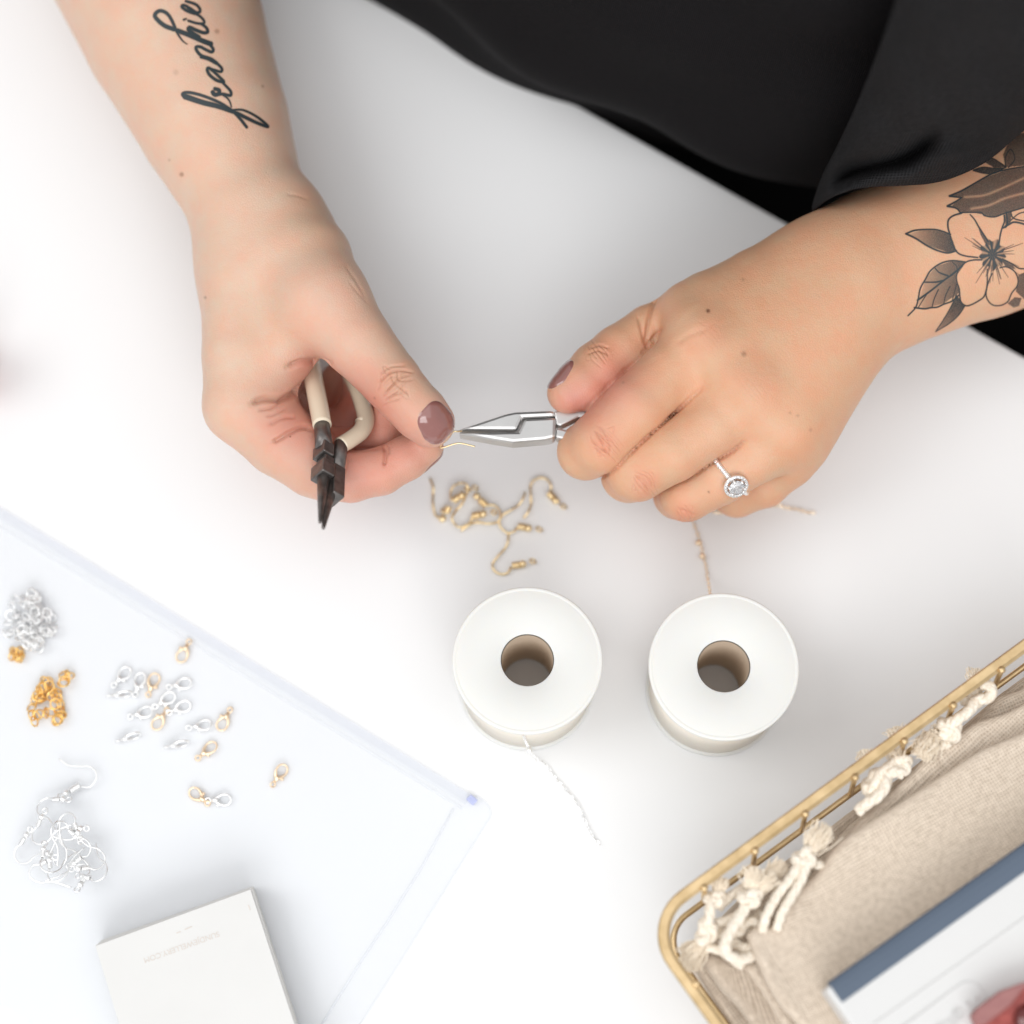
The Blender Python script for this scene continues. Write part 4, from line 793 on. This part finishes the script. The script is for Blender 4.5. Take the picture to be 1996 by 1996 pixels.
# ================================================================== PLIERS
def px_prism(poly, zt, zb): return prism_geo([np.r_[P(*q, zt)[:2], zb*0.01] for q in poly][::-1], [P(*q, zt) for q in poly][::-1])
t = thing('pliers', 'bright steel chain nose pliers gripped in the ringed hand', 'pliers', P(1040, 830, 5.5))
kids(t, bevel(mesh('jaw', *px_prism([(892, 837), (985, 806), (1004, 802), (1079, 799), (1084, 811), (1018, 814), (1007, 837.5)], 6.12, 5.25), M_STEEL, smooth=False), 0.0013, 2),
     bevel(mesh('jaw', *px_prism([(892, 843), (1010, 840.5), (1022, 815.5), (1084, 812.5), (1083, 852), (1062, 857), (1000, 862), (962, 856)], 6.12, 5.25), M_STEEL, smooth=False), 0.0013, 2),
     bevel(mesh('handle', *px_prism([(1079, 801), (1130, 795), (1190, 795), (1270, 820), (1270, 845), (1190, 822), (1128, 813), (1092, 830), (1084, 828)], 6.0, 5.35), M_STEEL, smooth=False), 0.001, 2),
     bevel(mesh('handle', *px_prism([(1084, 833), (1096, 835), (1124, 844), (1190, 865), (1270, 895), (1270, 925), (1180, 893), (1122, 861), (1083, 853)], 6.0, 5.35), M_STEEL, smooth=False), 0.001, 2))
# dark pliers hanging from the other hand
t = thing('pliers', 'dark round nose pliers with cream handles tucked through the thumb loop', 'pliers', P(632, 905, 6.5))
RG = P(631, 890, 8.05); ax = unit(P(626, 1022, 9.4)-P(632, 900, 7.8)); nup = unit(np.array([0, 0, 1.0])-ax[2]*ax); rgt = -np.cross(ax, nup); rgt = rgt if rgt[0] > 0 else -rgt
e1, e2 = unit(0.74*rgt-0.68*nup), unit(-0.68*rgt-0.74*nup); e1 = unit(e1-(e1@ax)*ax); e2 = unit(e2-(e2@ax)*ax)
def blk(name, y0, y1, a0, a1, b0, b1, bw=0.0005):
    c = RG+ax*(y0+y1)/2+e1*(a0+a1)/2+e2*(b0+b1)/2
    return bevel(mesh(name, *box_frame(c, ax, e1, e2, (y1-y0)/2, (a1-a0)/2, (b1-b0)/2), M_DARKSTEEL, smooth=False), bw, 2)
j1 = blk('jaw', 0.000, 0.0072, 0, 0.0060, 0, 0.0085); j2 = blk('jaw', -0.0015, 0.0150, 0.0063, 0.0118, 0.0006, 0.0085)
kids(t, j1, j2, blk('shoulder', -0.0040, 0.0002, 0.0016, 0.0060, 0.0010, 0.0072, 0.0004), blk('shoulder', -0.0105, -0.0040, 0.0, 0.0052, 0.0, 0.0078))
def tip(c0, q, r0): return tube('nose', [c0, c0+(q-c0)*0.5, q-(q-c0)*0.02, q], [r0, r0*0.66, r0*0.25, r0*0.2], M_DARKSTEEL, ns=20)
s1 = RG+ax*0.0065+e1*0.0034+e2*0.0040; s2 = RG+ax*0.0142+e1*0.0088+e2*0.0045
kids(t, tip(s1, P(623.5, 1019, 9.25), 0.0027), tip(s2-ax*0.007-e1*0.001, P(630, 1030, 9.25), 0.0030))
hn = RG-ax*0.0095+e1*0.0028+e2*0.0038; h1 = [P(628, 829, 7.05), P(624, 806, 6.75), P(617, 770, 6.25), P(610, 735, 5.6), P(604, 700, 5.0)]
kids(t, tube('neck', [hn, (hn+h1[0])/2, h1[0]+(h1[1]-h1[0])*0.3], [0.0038, 0.0034, 0.0033], M_DARKSTEEL, ns=18), tube('handle_grip', catmull(h1, 6), [0.0039, 0.0040, 0.0040, 0.0041], M_CREAMGRIP, ns=22))
h2 = [P(664, 868, 6.5), P(684, 856, 6.2), P(704, 840, 5.85), P(713, 817, 5.5), P(706, 787, 5.1), P(693, 754, 4.7), P(680, 728, 4.3)]; hb = RG-ax*0.001+e1*0.0095+e2*0.0045
kids(t, tube('neck', [hb, h2[0], h2[1]], [0.0036, 0.0031, 0.003], M_DARKSTEEL, ns=16), tube('handle_grip', catmull(h2, 6), [0.0035, 0.0035, 0.0037, 0.0036, 0.0032, 0.0032], M_CREAMGRIP, ns=22), tube('finger_stop', [P(705, 829, 5.7), P(718, 817, 5.55), P(725, 813, 5.4)], [0.0036, 0.0028, 0.0008], M_CREAMGRIP, ns=14))
# ================================================================== RING
fa = unit(P(1325, 965, 4.35)-P(1470, 890, 5.75)); rc = P(1419, 917, 5.28); rR = R_(57, rc); nu = unit(np.array([0, 0, 1.0])-fa[2]*fa); sd = np.cross(fa, nu); sd = sd if sd[1] < 0 else -sd
fa2 = unit(fa+0.22*sd); nu = unit(nu-(nu@fa2)*fa2); sd = unit(sd-(sd@fa2)*fa2-(sd@nu)*nu)
t = thing('ring', 'diamond ring with a pave band and halo on the ring finger', 'ring', rc)
rp = lambda a, r=rR: rc+r*(math.cos(a)*nu+math.sin(a)*sd)
kids(t, mesh('band', *tube_geo([rp(a) for a in np.linspace(0, 2*math.pi, 65)[:-1]], 0.00105, 8, True, up=fa2), M_SILVER))
gem0 = mesh('stone', *lathe_geo([(0.00001, 0.00022), (0.00036, 0.0002), (0.0006, 0.0), (0.00001, -0.0004)], 8), M_GEM, smooth=False)
def stone(p, n, s=1.0):
    global gem0
    o = gem0 if stone.n == 0 else gem0.copy()
    if stone.n: COL.objects.link(o)
    stone.n += 1; q = Vector(n).to_track_quat('Z', 'Y').to_matrix().to_4x4(); o.location = tuple(p); o.rotation_euler = q.to_euler(); o.scale = (s, s, s); o.parent = t; o.matrix_parent_inverse = Matrix.Translation(-Vector(t.location)); return o
stone.n = 0
for a in np.linspace(-0.85, 0.42, 15): stone(rp(a, rR+0.00095), rp(a)-rc, 1.35)
ha = 0.80; hn_ = unit(rp(ha)-rc+0.0012*sd); hc = rp(ha, rR+0.0022); hs = unit(np.cross(hn_, fa2)); hf = np.cross(hs, hn_)
kids(t, mesh('setting', *tube_geo([hc+0.0044*(math.cos(a)*hs+math.sin(a)*hf) for a in np.linspace(0, 2*math.pi, 33)[:-1]], 0.0008, 6, True, up=hn_), M_SILVER), tube('gallery', [rp(ha, rR), hc], [0.0010, 0.0028], M_SILVER, ns=12))
for a in np.linspace(0, 2*math.pi, 21)[:-1]: stone(hc+hn_*0.0006+0.0044*(math.cos(a)*hs+math.sin(a)*hf), hn_, 1.15)
cg = lathe_geo([(0.00001, 0.0011), (0.0019, 0.0012), (0.0028, 0.0007), (0.0034, 0.0), (0.0034, -0.0001), (0.00001, -0.0022)], 16); Mg = np.stack([hs, hf, hn_], 1)
kids(t, mesh('centre_stone', [Mg@np.array(v)+hc+hn_*0.0017 for v in cg[0]], cg[1], M_GEM, smooth=False))
for a in np.arange(6)*math.pi/3+0.3: kids(t, tube('prong', [hc+0.0034*(math.cos(a)*hs+math.sin(a)*hf), hc+hn_*0.0016+0.0035*(math.cos(a)*hs+math.sin(a)*hf), hc+hn_*0.0026+0.0030*(math.cos(a)*hs+math.sin(a)*hf)], [0.0004, 0.0004, 0.0005], M_SILVER, ns=8))
# ================================================================== BRASS BASKET
ZR = 7.0; BC = P(1256, 1801, ZR); BU = unit(P(1578, 1565, ZR)-BC); BV = np.array([BU[1], -BU[0], 0.0]); BV = BV if BV[1] < 0 else -BV; PXM = depth(BC)/F_PX
def rrect(inset, z, L=0.32, W=0.22, r=0.018):
    r = max(0.008, r-inset); pts = []
    for cu_, cv_, a0 in ((inset+r, inset+r, math.pi), (L-inset-r, inset+r, 1.5*math.pi), (L-inset-r, W-inset-r, 0), (inset+r, W-inset-r, 0.5*math.pi)):
        for k in range(11):
            a = a0+k*math.pi/20; pts.append(BC+BU*(cu_+r*math.cos(a))+BV*(cv_+r*math.sin(a))+np.array([0, 0, z*0.01-BC[2]]))
    return pts
bk = thing('wire_basket', 'brass wire basket with a flat rim holding linen bags and a white case', 'basket', BC+BU*0.16+BV*0.11-np.array([0, 0, BC[2]]))
def sweep(path, sec):
    path = np.array(path); n = len(path); m = len(sec); T = np.roll(path, -1, 0)-np.roll(path, 1, 0); T /= np.linalg.norm(T, axis=1)[:, None]; Nn = np.cross(T, [0, 0, 1.0]); V = []
    for i in range(n):
        for u, z in sec: V.append(path[i]+Nn[i]*u+np.array([0, 0, z]))
    return V, [(i*m+k, i*m+(k+1) % m, ((i+1) % n)*m+(k+1) % m, ((i+1) % n)*m+k) for i in range(n) for k in range(m)]
rim = sweep(rrect(0, ZR), [(-0.0022, -0.0010), (-0.0022, 0.0006), (-0.0017, 0.0011), (0.0013, 0.0011), (0.0018, 0.0007), (0.0026, 0.0002), (0.0026, -0.0010), (0.0020, -0.0014), (-0.0018, -0.0014)])
kids(bk, mesh('rim', *rim, M_BRASS, smooth=False))
for ins, z in ((0.0056, 4.6), (0.030, 0.35)): kids(bk, mesh('wire', *tube_geo(rrect(ins, z), 0.00125, 8, True), M_BRASS))
sides = [(BC+BU*(136+125*k)*PXM+BV*0.0025, BV) for k in range(11)]+[(BC+BV*(150+125*k)*PXM+BU*0.0025, BU) for k in range(6)]
for q, inn in sides:
    z1 = np.array([0, 0, 1.0]); pts = [q+z1*0.0012, q+inn*0.0031-z1*0.024, q+inn*0.0275-z1*(ZR*0.01-0.0035)]
    po = tube('post', [pts[0], (pts[0]+pts[1])/2, pts[1]], 0.0011, M_BRASS, ns=9); kids(bk, po)
    kids(bk, tube('strut', [pts[1], (pts[1]+pts[2])/2, pts[2]], 0.0011, M_BRASS, ns=7)) if (q-BC)@BU > 0.23 or (q-BC)@BV > 0.09 else None
    kn = mesh('rivet', *sphere_geo(q+z1*0.0014, 0.00155, 10, 6, (1, 1, 0.75)), M_BRASS); tparent(kn, bk)
for k in range(9): kids(bk, tube('floor_rod', [BC+BU*(0.02+0.035*k)+BV*0.031-np.array([0, 0, ZR*0.01-0.0026]), BC+BU*(0.02+0.035*k)+BV*0.189-np.array([0, 0, ZR*0.01-0.0026])], 0.001, M_BRASS, ns=6))
# ---------------------------------------------------------------- linen drawstring bags
def poly_sd(X, Y, poly):
    Q = np.c_[X.ravel(), Y.ravel()]; d, _ = seg_dist(Q, list(poly)+[poly[0]]); return np.where(inside(Q, poly), -d, d).reshape(X.shape)
def bag(poly_px, zt, thick, label, folds, waves=1.0, uvr=0.0):
    pw = np.array([P(*q, zt)[:2] for q in poly_px]); t = thing('drawstring_bag', label, 'bag', (pw[:, 0].mean(), pw[:, 1].mean(), zt*0.01-thick), group='linen drawstring bags in the basket')
    h = 0.0013; lo, hi = pw.min(0)-0.006, pw.max(0)+0.006; f = Field((*lo, zt*0.01-thick-0.008), (*hi, zt*0.01+0.009), h)
    X, Y = np.meshgrid(f.ax[0], f.ax[1], indexing='ij'); d2 = poly_sd(X, Y, pw); Lf = BU[:2]; u = X*BU[0]+Y*BU[1]; v = X*BV[0]+Y*BV[1]
    bump = waves*(0.0010*np.sin(u*70+np.sin(v*55)*1.3)+0.0007*np.sin(v*120+u*30)+0.0006*np.sin((u+v)*210))
    for pl, wd, am in folds:
        dd, tt = seg_dist(np.c_[X.ravel(), Y.ravel()], [P(*q, zt)[:2] for q in [tuple(c) for c in catmull(pl, 5)]] if len(pl) > 2 else [P(*q, zt)[:2] for q in pl]); bump = bump+(am*np.exp(-(dd/wd)**2)).reshape(X.shape)
    bump = bump+0.0005*np.exp(-((d2+0.0028)/0.0018)**2)
    r = min(0.0020, thick*0.45); zc = zt*0.01-thick/2+bump; Z = f.ax[2][None, None, :]
    qx = d2[..., None]+r; qz = np.abs(Z-zc[..., None])-thick/2+r
    f.d = np.minimum(np.sqrt(np.maximum(qx, 0)**2+np.maximum(qz, 0)**2)+np.minimum(np.maximum(qx, qz), 0)-r, 0.02).astype(np.float32)
    V, Fq = f.to_mesh(2); o = mesh('fabric', V, Fq, M_LINEN); N = normals(V, Fq); a = uvr; U_ = V@BU*math.cos(a)+V@BV*math.sin(a); W_ = -V@BU*math.sin(a)+V@BV*math.cos(a)
    vert = np.clip(1-np.abs(N[:, 2]), 0, 1); set_uv(o, np.c_[U_+0.4*vert*V[:, 2], W_+V[:, 2]]); kids(t, o); return t
B1 = [(1453, 1823), (1470, 1802), (1496, 1805), (1512, 1800), (1528, 1764), (1559, 1729), (1598, 1694), (1618, 1659), (1640, 1634), (1676, 1612), (1774, 1549), (1911, 1459), (1996, 1424), (2150, 1350), (2170, 2150), (1640, 2150), (1551, 1996), (1520, 1964), (1496, 1925), (1473, 1874)]
B2 = [(1446, 1882), (1470, 1868), (1500, 1840), (1600, 1680), (1690, 1584), (1740, 1538), (1800, 1478), (1860, 1432), (1905, 1404), (1960, 1388), (2150, 1290), (2180, 2150), (1610, 2160), (1520, 1996), (1480, 1930)]
B3 = [(1363, 1872), (1383, 1854), (1425, 1872), (1480, 1850), (1580, 1706), (1640, 1622), (1690, 1576), (1778, 1503), (1876, 1428), (1948, 1354), (1985, 1344), (2150, 1240), (2180, 2150), (1560, 2160), (1500, 2060), (1440, 1970), (1400, 1930)]
B4 = [(1352, 1884), (1368, 1836), (1398, 1795), (1445, 1748), (1500, 1700), (1575, 1645), (1655, 1583), (1764, 1508), (1860, 1430), (1950, 1352), (2140, 1215), (2180, 2150), (1520, 2160), (1392, 1950)]
bag4 = bag(B4, 4.5, 0.0385, 'linen bag lowest in the basket, seen only along its folded edges', [([(1620, 1640), (1690, 1590)], 0.002, -0.002)], 0.15)
bag3 = bag(B3, 5.25, 0.0045, 'linen bag with a rolled end at the left corner of the basket', [([(1375, 1870), (1420, 1930), (1470, 2000)], 0.006, 0.0028), ([(1700, 1580), (1800, 1500), (1900, 1420)], 0.003, -0.002)], 0.15, 0.25)
bag2 = bag(B2, 5.95, 0.0042, 'linen bag between the top bag and the rolled one, edges showing', [([(1720, 1570), (1800, 1500), (1900, 1430)], 0.004, 0.0014), ([(1460, 1890), (1500, 1950), (1540, 2010)], 0.004, 0.0014)], 0.15, -0.1)
bag1 = bag(B1, 6.6, 0.0042, 'flat linen bag on top, under the blue edged white case', [([(1470, 1830), (1500, 1900), (1560, 1990)], 0.005, 0.0014), ([(1545, 1770), (1640, 1680), (1800, 1570)], 0.007, 0.0008), ([(1620, 1750), (1700, 1690)], 0.012, -0.0010)], 0.3, 0.12)
def cord(bg_, pts, r=0.00185):
    path = np.array(catmull([P(*p) for p in pts], 14)); n = len(path); T = np.gradient(path, axis=0); T /= np.linalg.norm(T, axis=1)[:, None]+1e-12; S = np.cross(T, [0, 0, 1.0]); S /= np.linalg.norm(S, axis=1)[:, None]+1e-9; W = np.cross(S, T)
    L = np.r_[0, np.cumsum(np.linalg.norm(np.diff(path, axis=0), axis=1))]; g = []
    for k in range(3):
        ph = L/0.013*2*math.pi+k*2*math.pi/3; g.append(tube_geo(path+r*0.34*(np.cos(ph)[:, None]*S+np.sin(ph)[:, None]*W), r*0.74, 7))
    o = mesh('cord', *merge(g), M_CORD); kids(bg_, o); return o
def sub(par, o): o.parent = par; o.matrix_parent_inverse = (par.matrix_parent_inverse @ Matrix.Identity(4)).inverted(); o.matrix_parent_inverse = Matrix.Translation(Vector(par.parent.location)) @ Matrix.Identity(4) if False else Matrix.Identity(4); return o
def knot(cd_, px, py, z, s=1.0, rot=0.0, st=(1, 1)):
    c = P(px, py, z); tt = np.linspace(0, 2*math.pi, 61)[:-1]; R = 0.00105*s
    q = np.stack([(np.sin(tt)+1.9*np.sin(2*tt))*st[0], (np.cos(tt)-1.9*np.cos(2*tt))*st[1], -np.sin(3*tt)*0.95], 1)*R
    ca_, sa_ = math.cos(rot), math.sin(rot); M_ = np.array([[ca_, -sa_, 0], [sa_, ca_, 0], [0, 0, 1]]); g = []; core = q@M_.T+c
    T = np.roll(core, -1, 0)-np.roll(core, 1, 0); T /= np.linalg.norm(T, axis=1)[:, None]; S = np.cross(T, [0.1, 0.2, 1.0]); S /= np.linalg.norm(S, axis=1)[:, None]; W = np.cross(S, T)
    for k in range(3):
        ph = tt*3+k*2*math.pi/3; g.append(tube_geo(core+0.0007*(np.cos(ph)[:, None]*S+np.sin(ph)[:, None]*W), 0.0014, 7, True))
    return sub(cd_, mesh('knot', *merge(g), M_CORD))
def tassel(cd_, a, b, spread, n=150, base=0.0016):
    A, B = P(*a), P(*b); d = B-A; L = np.linalg.norm(d); d = d/L; s = unit(np.cross(d, [0, 0, 1])); u = np.cross(s, d); g = []
    for _ in range(n):
        al, be = random.gauss(0, 1), random.gauss(0, 0.75); st = A+base*(0.6*al*s+0.6*be*u)*0.9; ln = L*random.uniform(0.62, 1.08); end = A+d*ln+spread*(al*s+be*u)*0.55
        mid = (st+end)/2+base*0.5*random.gauss(0, 1)*s+base*0.4*random.gauss(0, 1)*u+d*0.0006
        g.append(tube_geo([st, mid, end, end+unit(end-mid)*0.0004+0.0006*random.gauss(0, 1)*s], [0.00024, 0.00022, 0.00015], 4))
    o = sub(cd_, mesh('tassel', *merge(g), M_TASSEL, smooth=False)); o['kind'] = 'stuff'; return o
ca1 = cord(bag1, [(1486, 1816, 6.55), (1494, 1785, 6.95), (1516, 1744, 7.0), (1542, 1710, 7.0), (1558, 1682, 7.0)]); cord(bag1, [(1514, 1812, 6.6), (1526, 1776, 7.0), (1550, 1736, 7.0), (1566, 1706, 7.0), (1572, 1680, 7.0)])
knot(ca1, 1569, 1672, 6.9, 1.15, 0.5, (1.15, 0.85)); tassel(ca1, (1578, 1655, 6.9), (1612, 1612, 7.0), 0.0036, 190, 0.002); cord(bag1, [(1590, 1684, 6.5), (1604, 1690, 6.3), (1606, 1710, 6.1)])
ca2 = cord(bag2, [(1468, 1862, 6.2), (1444, 1870, 6.5), (1420, 1860, 6.7), (1414, 1838, 6.8), (1428, 1808, 6.8), (1444, 1784, 6.8), (1454, 1764, 6.8)], 0.0022)
knot(ca2, 1463, 1750, 6.8, 1.05, 0.2, (1.2, 0.8)); tassel(ca2, (1464, 1732, 6.8), (1468, 1692, 6.9), 0.0030, 150); tassel(ca2, (1474, 1734, 6.8), (1510, 1708, 6.9), 0.0030, 130); tassel(ca2, (1490, 1720, 6.4), (1524, 1682, 6.5), 0.0032, 130)
ca3 = cord(bag3, [(1388, 1752, 6.4), (1384, 1774, 6.5), (1382, 1792, 6.5), (1374, 1812, 6.4)], 0.0021); knot(ca3, 1377, 1816, 6.3, 1.15, 1.3, (1.3, 0.85)); knot(ca3, 1393, 1752, 6.3, 0.85, 0.2, (1.2, 0.8)); tassel(ca3, (1398, 1738, 6.3), (1404, 1712, 6.35), 0.0026, 130)
tassel(ca3, (1370, 1838, 6.0), (1336, 1868, 5.9), 0.0040, 220, 0.002); tassel(ca3, (1346, 1850, 5.9), (1344, 1890, 5.7), 0.0034, 170)
cord(bag3, [(1376, 1846, 6.0), (1402, 1852, 6.0), (1424, 1866, 6.0), (1448, 1884, 5.9)]); cord(bag3, [(1396, 1800, 6.1), (1424, 1792, 6.2), (1446, 1776, 6.2), (1478, 1744, 6.1)]); cord(bag3, [(1400, 1770, 5.9), (1420, 1750, 6.0), (1452, 1728, 6.0), (1480, 1714, 5.9)])
cord(bag4, [(1398, 1818, 5.8), (1430, 1822, 5.9), (1462, 1800, 5.9), (1486, 1780, 5.8)], 0.002); cord(bag4, [(1430, 1838, 5.9), (1452, 1848, 6.1), (1478, 1842, 6.1)], 0.002); cord(bag4, [(1446, 1806, 6.0), (1466, 1796, 6.2), (1478, 1806, 6.2), (1470, 1822, 6.1)], 0.0019)
ca4 = cord(bag4, [(1672, 1582, 6.3), (1690, 1566, 6.5), (1712, 1551, 6.6), (1726, 1530, 6.6), (1728, 1512, 6.5), (1746, 1504, 6.5), (1760, 1508, 6.4)], 0.0023); knot(ca4, 1704, 1524, 6.3, 1.1, 0.9, (1.3, 0.9)); knot(ca4, 1756, 1492, 6.3, 1.0, 0.3, (1.2, 0.9)); cord(bag4, [(1690, 1548, 6.2), (1702, 1534, 6.5), (1716, 1508, 6.5), (1734, 1494, 6.4), (1752, 1478, 6.3)], 0.0022); tassel(ca4, (1748, 1490, 6.2), (1744, 1462, 6.2), 0.003, 130)
tassel(ca4, (1816, 1432, 6.3), (1796, 1472, 6.5), 0.0038, 230, 0.0022); tassel(ca4, (1690, 1490, 5.6), (1684, 1464, 5.6), 0.003, 110); tassel(ca4, (1752, 1440, 5.6), (1742, 1420, 5.6), 0.003, 110)
ca5 = cord(bag3, [(1836, 1438, 6.3), (1852, 1414, 6.5), (1870, 1400, 6.6), (1890, 1384, 6.6), (1902, 1366, 6.5), (1922, 1362, 6.5), (1934, 1350, 6.5), (1926, 1336, 6.5), (1912, 1336, 6.4)], 0.0022); knot(ca5, 1852, 1420, 6.4, 1.15, 2.2, (1.3, 0.9)); knot(ca5, 1896, 1362, 6.1, 1.0, 0.6, (1.2, 0.9)); tassel(ca5, (1900, 1338, 5.7), (1906, 1306, 5.7), 0.0034, 150); tassel(ca5, (1834, 1440, 6.2), (1812, 1428, 6.2), 0.003, 110); cord(bag3, [(1850, 1446, 6.1), (1836, 1456, 5.9), (1826, 1462, 5.7)], 0.0022)
# ---------------------------------------------------------------- white case with blue edge strip
ZC = 8.3; wc = P(1608, 1927, ZC); wu = unit((P(1996, 1655, ZC)-P(1608, 1932, ZC))*np.array([1, 1, 0])); wv = np.array([wu[1], -wu[0], 0.0]); wv = wv if wv[1] < 0 else -wv
case = thing('plastic_case', 'white moulded plastic case with a slate blue edge strip lying on the linen bags', 'case', wc+wu*0.07+wv*0.05-np.array([0, 0, 0.015]))
kids(case, bevel(mesh('body', *box_frame(wc+wu*0.075+wv*0.05-np.array([0, 0, 0.0078]), wu, wv, (0, 0, 1), 0.075, 0.05, 0.0078), M_WHITEPL, smooth=False), 0.0016, 4))
prof = [(-0.0012, -0.0035), (-0.0012, 0.0004), (-0.0004, 0.0011), (0.0015, 0.0015), (0.0040, 0.0015), (0.0062, 0.0011), (0.0076, 0.0006), (0.0077, 0.0002), (0.0072, -0.0001)]
def strip(u0, u1): return prism_geo([wc+wu*u0+wv*y+np.array([0, 0, z]) for y, z in prof], [wc+wu*u1+wv*y+np.array([0, 0, z]) for y, z in prof])
kids(case, bevel(mesh('edge_strip', *strip(0.0022, 0.15), M_BLUE, smooth=False), 0.0003, 2))
def lp(px, py): return P(px, py, ZC)+np.array([0, 0, 0.0])
def plate(name, poly, h, bw): return bevel(mesh(name, *prism_geo([lp(*q)-np.array([0, 0, 0.001]) for q in poly], [lp(*q)+np.array([0, 0, h*1.6]) for q in poly]), M_WHITEPL, smooth=False), bw, 2)
kids(case, plate('raised_panel', [(1700, 1997), (1996, 1788), (2150, 1680), (2230, 1800), (1830, 2080), (1740, 2060)][::-1], 0.0003, 0.00025))
rp_ = [tuple(c) for c in catmull([(1700, 2042), (1777, 1987), (1862, 1924), (1880, 1914), (1898, 1915), (1908, 1922), (1928, 1950), (1955, 1990)], 5)]
kids(case, plate('name_panel', (rp_+[(1900, 2060), (1780, 2100)])[::-1], 0.0007, 0.0003))
cu = bpy.data.curves.new('lettering', 'FONT'); cu.body = 'tting\u00ae 5.0'; cu.size = 0.0058; cu.extrude = 0.0005; cu.bevel_depth = 0.00008; cu.align_y = 'BOTTOM'
tmp = bpy.data.objects.new('lettering_tmp', cu); COL.objects.link(tmp); dg = bpy.context.evaluated_depsgraph_get(); me = bpy.data.meshes.new_from_object(tmp.evaluated_get(dg)); bpy.data.objects.remove(tmp)
me.materials.clear(); me.materials.append(M_WHITEPL); lu = unit((P(1912, 1962, ZC)-P(1800, 2040, ZC))*np.array([1, 1, 0])); lv = np.array([-lu[1], lu[0], 0]); q = P(1822, 2030, ZC)
me.transform(Matrix(((lu[0], lv[0], 0, q[0]), (lu[1], lv[1], 0, q[1]), (0, 0, 1, ZC*0.01+0.0012), (0, 0, 0, 1)))); kids(case, link(bpy.data.objects.new('lettering', me)))
# ---------------------------------------------------------------- red wooden block with a glossy knob
rb = thing('red_block', 'red wooden block with slanted ends and a maroon knob on the white case', 'wooden block', P(2000, 1990, 8.4))
kids(rb, bevel(mesh('body', *px_prism([(1896, 1979), (1905, 1966), (1953, 1930), (1996, 1914), (2080, 1893), (2120, 1960), (2090, 2060), (1960, 2080), (1910, 2012)], 9.1, 8.42), M_RED, smooth=False), 0.0008, 2),
     bevel(mesh('lit_facet', *px_prism([(1896, 1979), (1905, 1966), (1953, 1930), (1996, 1914), (2075, 1896), (2060, 1915), (1996, 1926), (1971, 1958), (1920, 1998), (1905, 1998)], 9.35, 9.12), M_REDTOP, smooth=False), 0.0006, 2))  # upper facet as its own piece, its lighter shading held in the colour
q = P(2012, 1992, 9.2); kids(rb, mesh('knob', *sphere_geo(q, R_(37, q), 28, 16, (1, 1, 0.55)), M_MAROON))
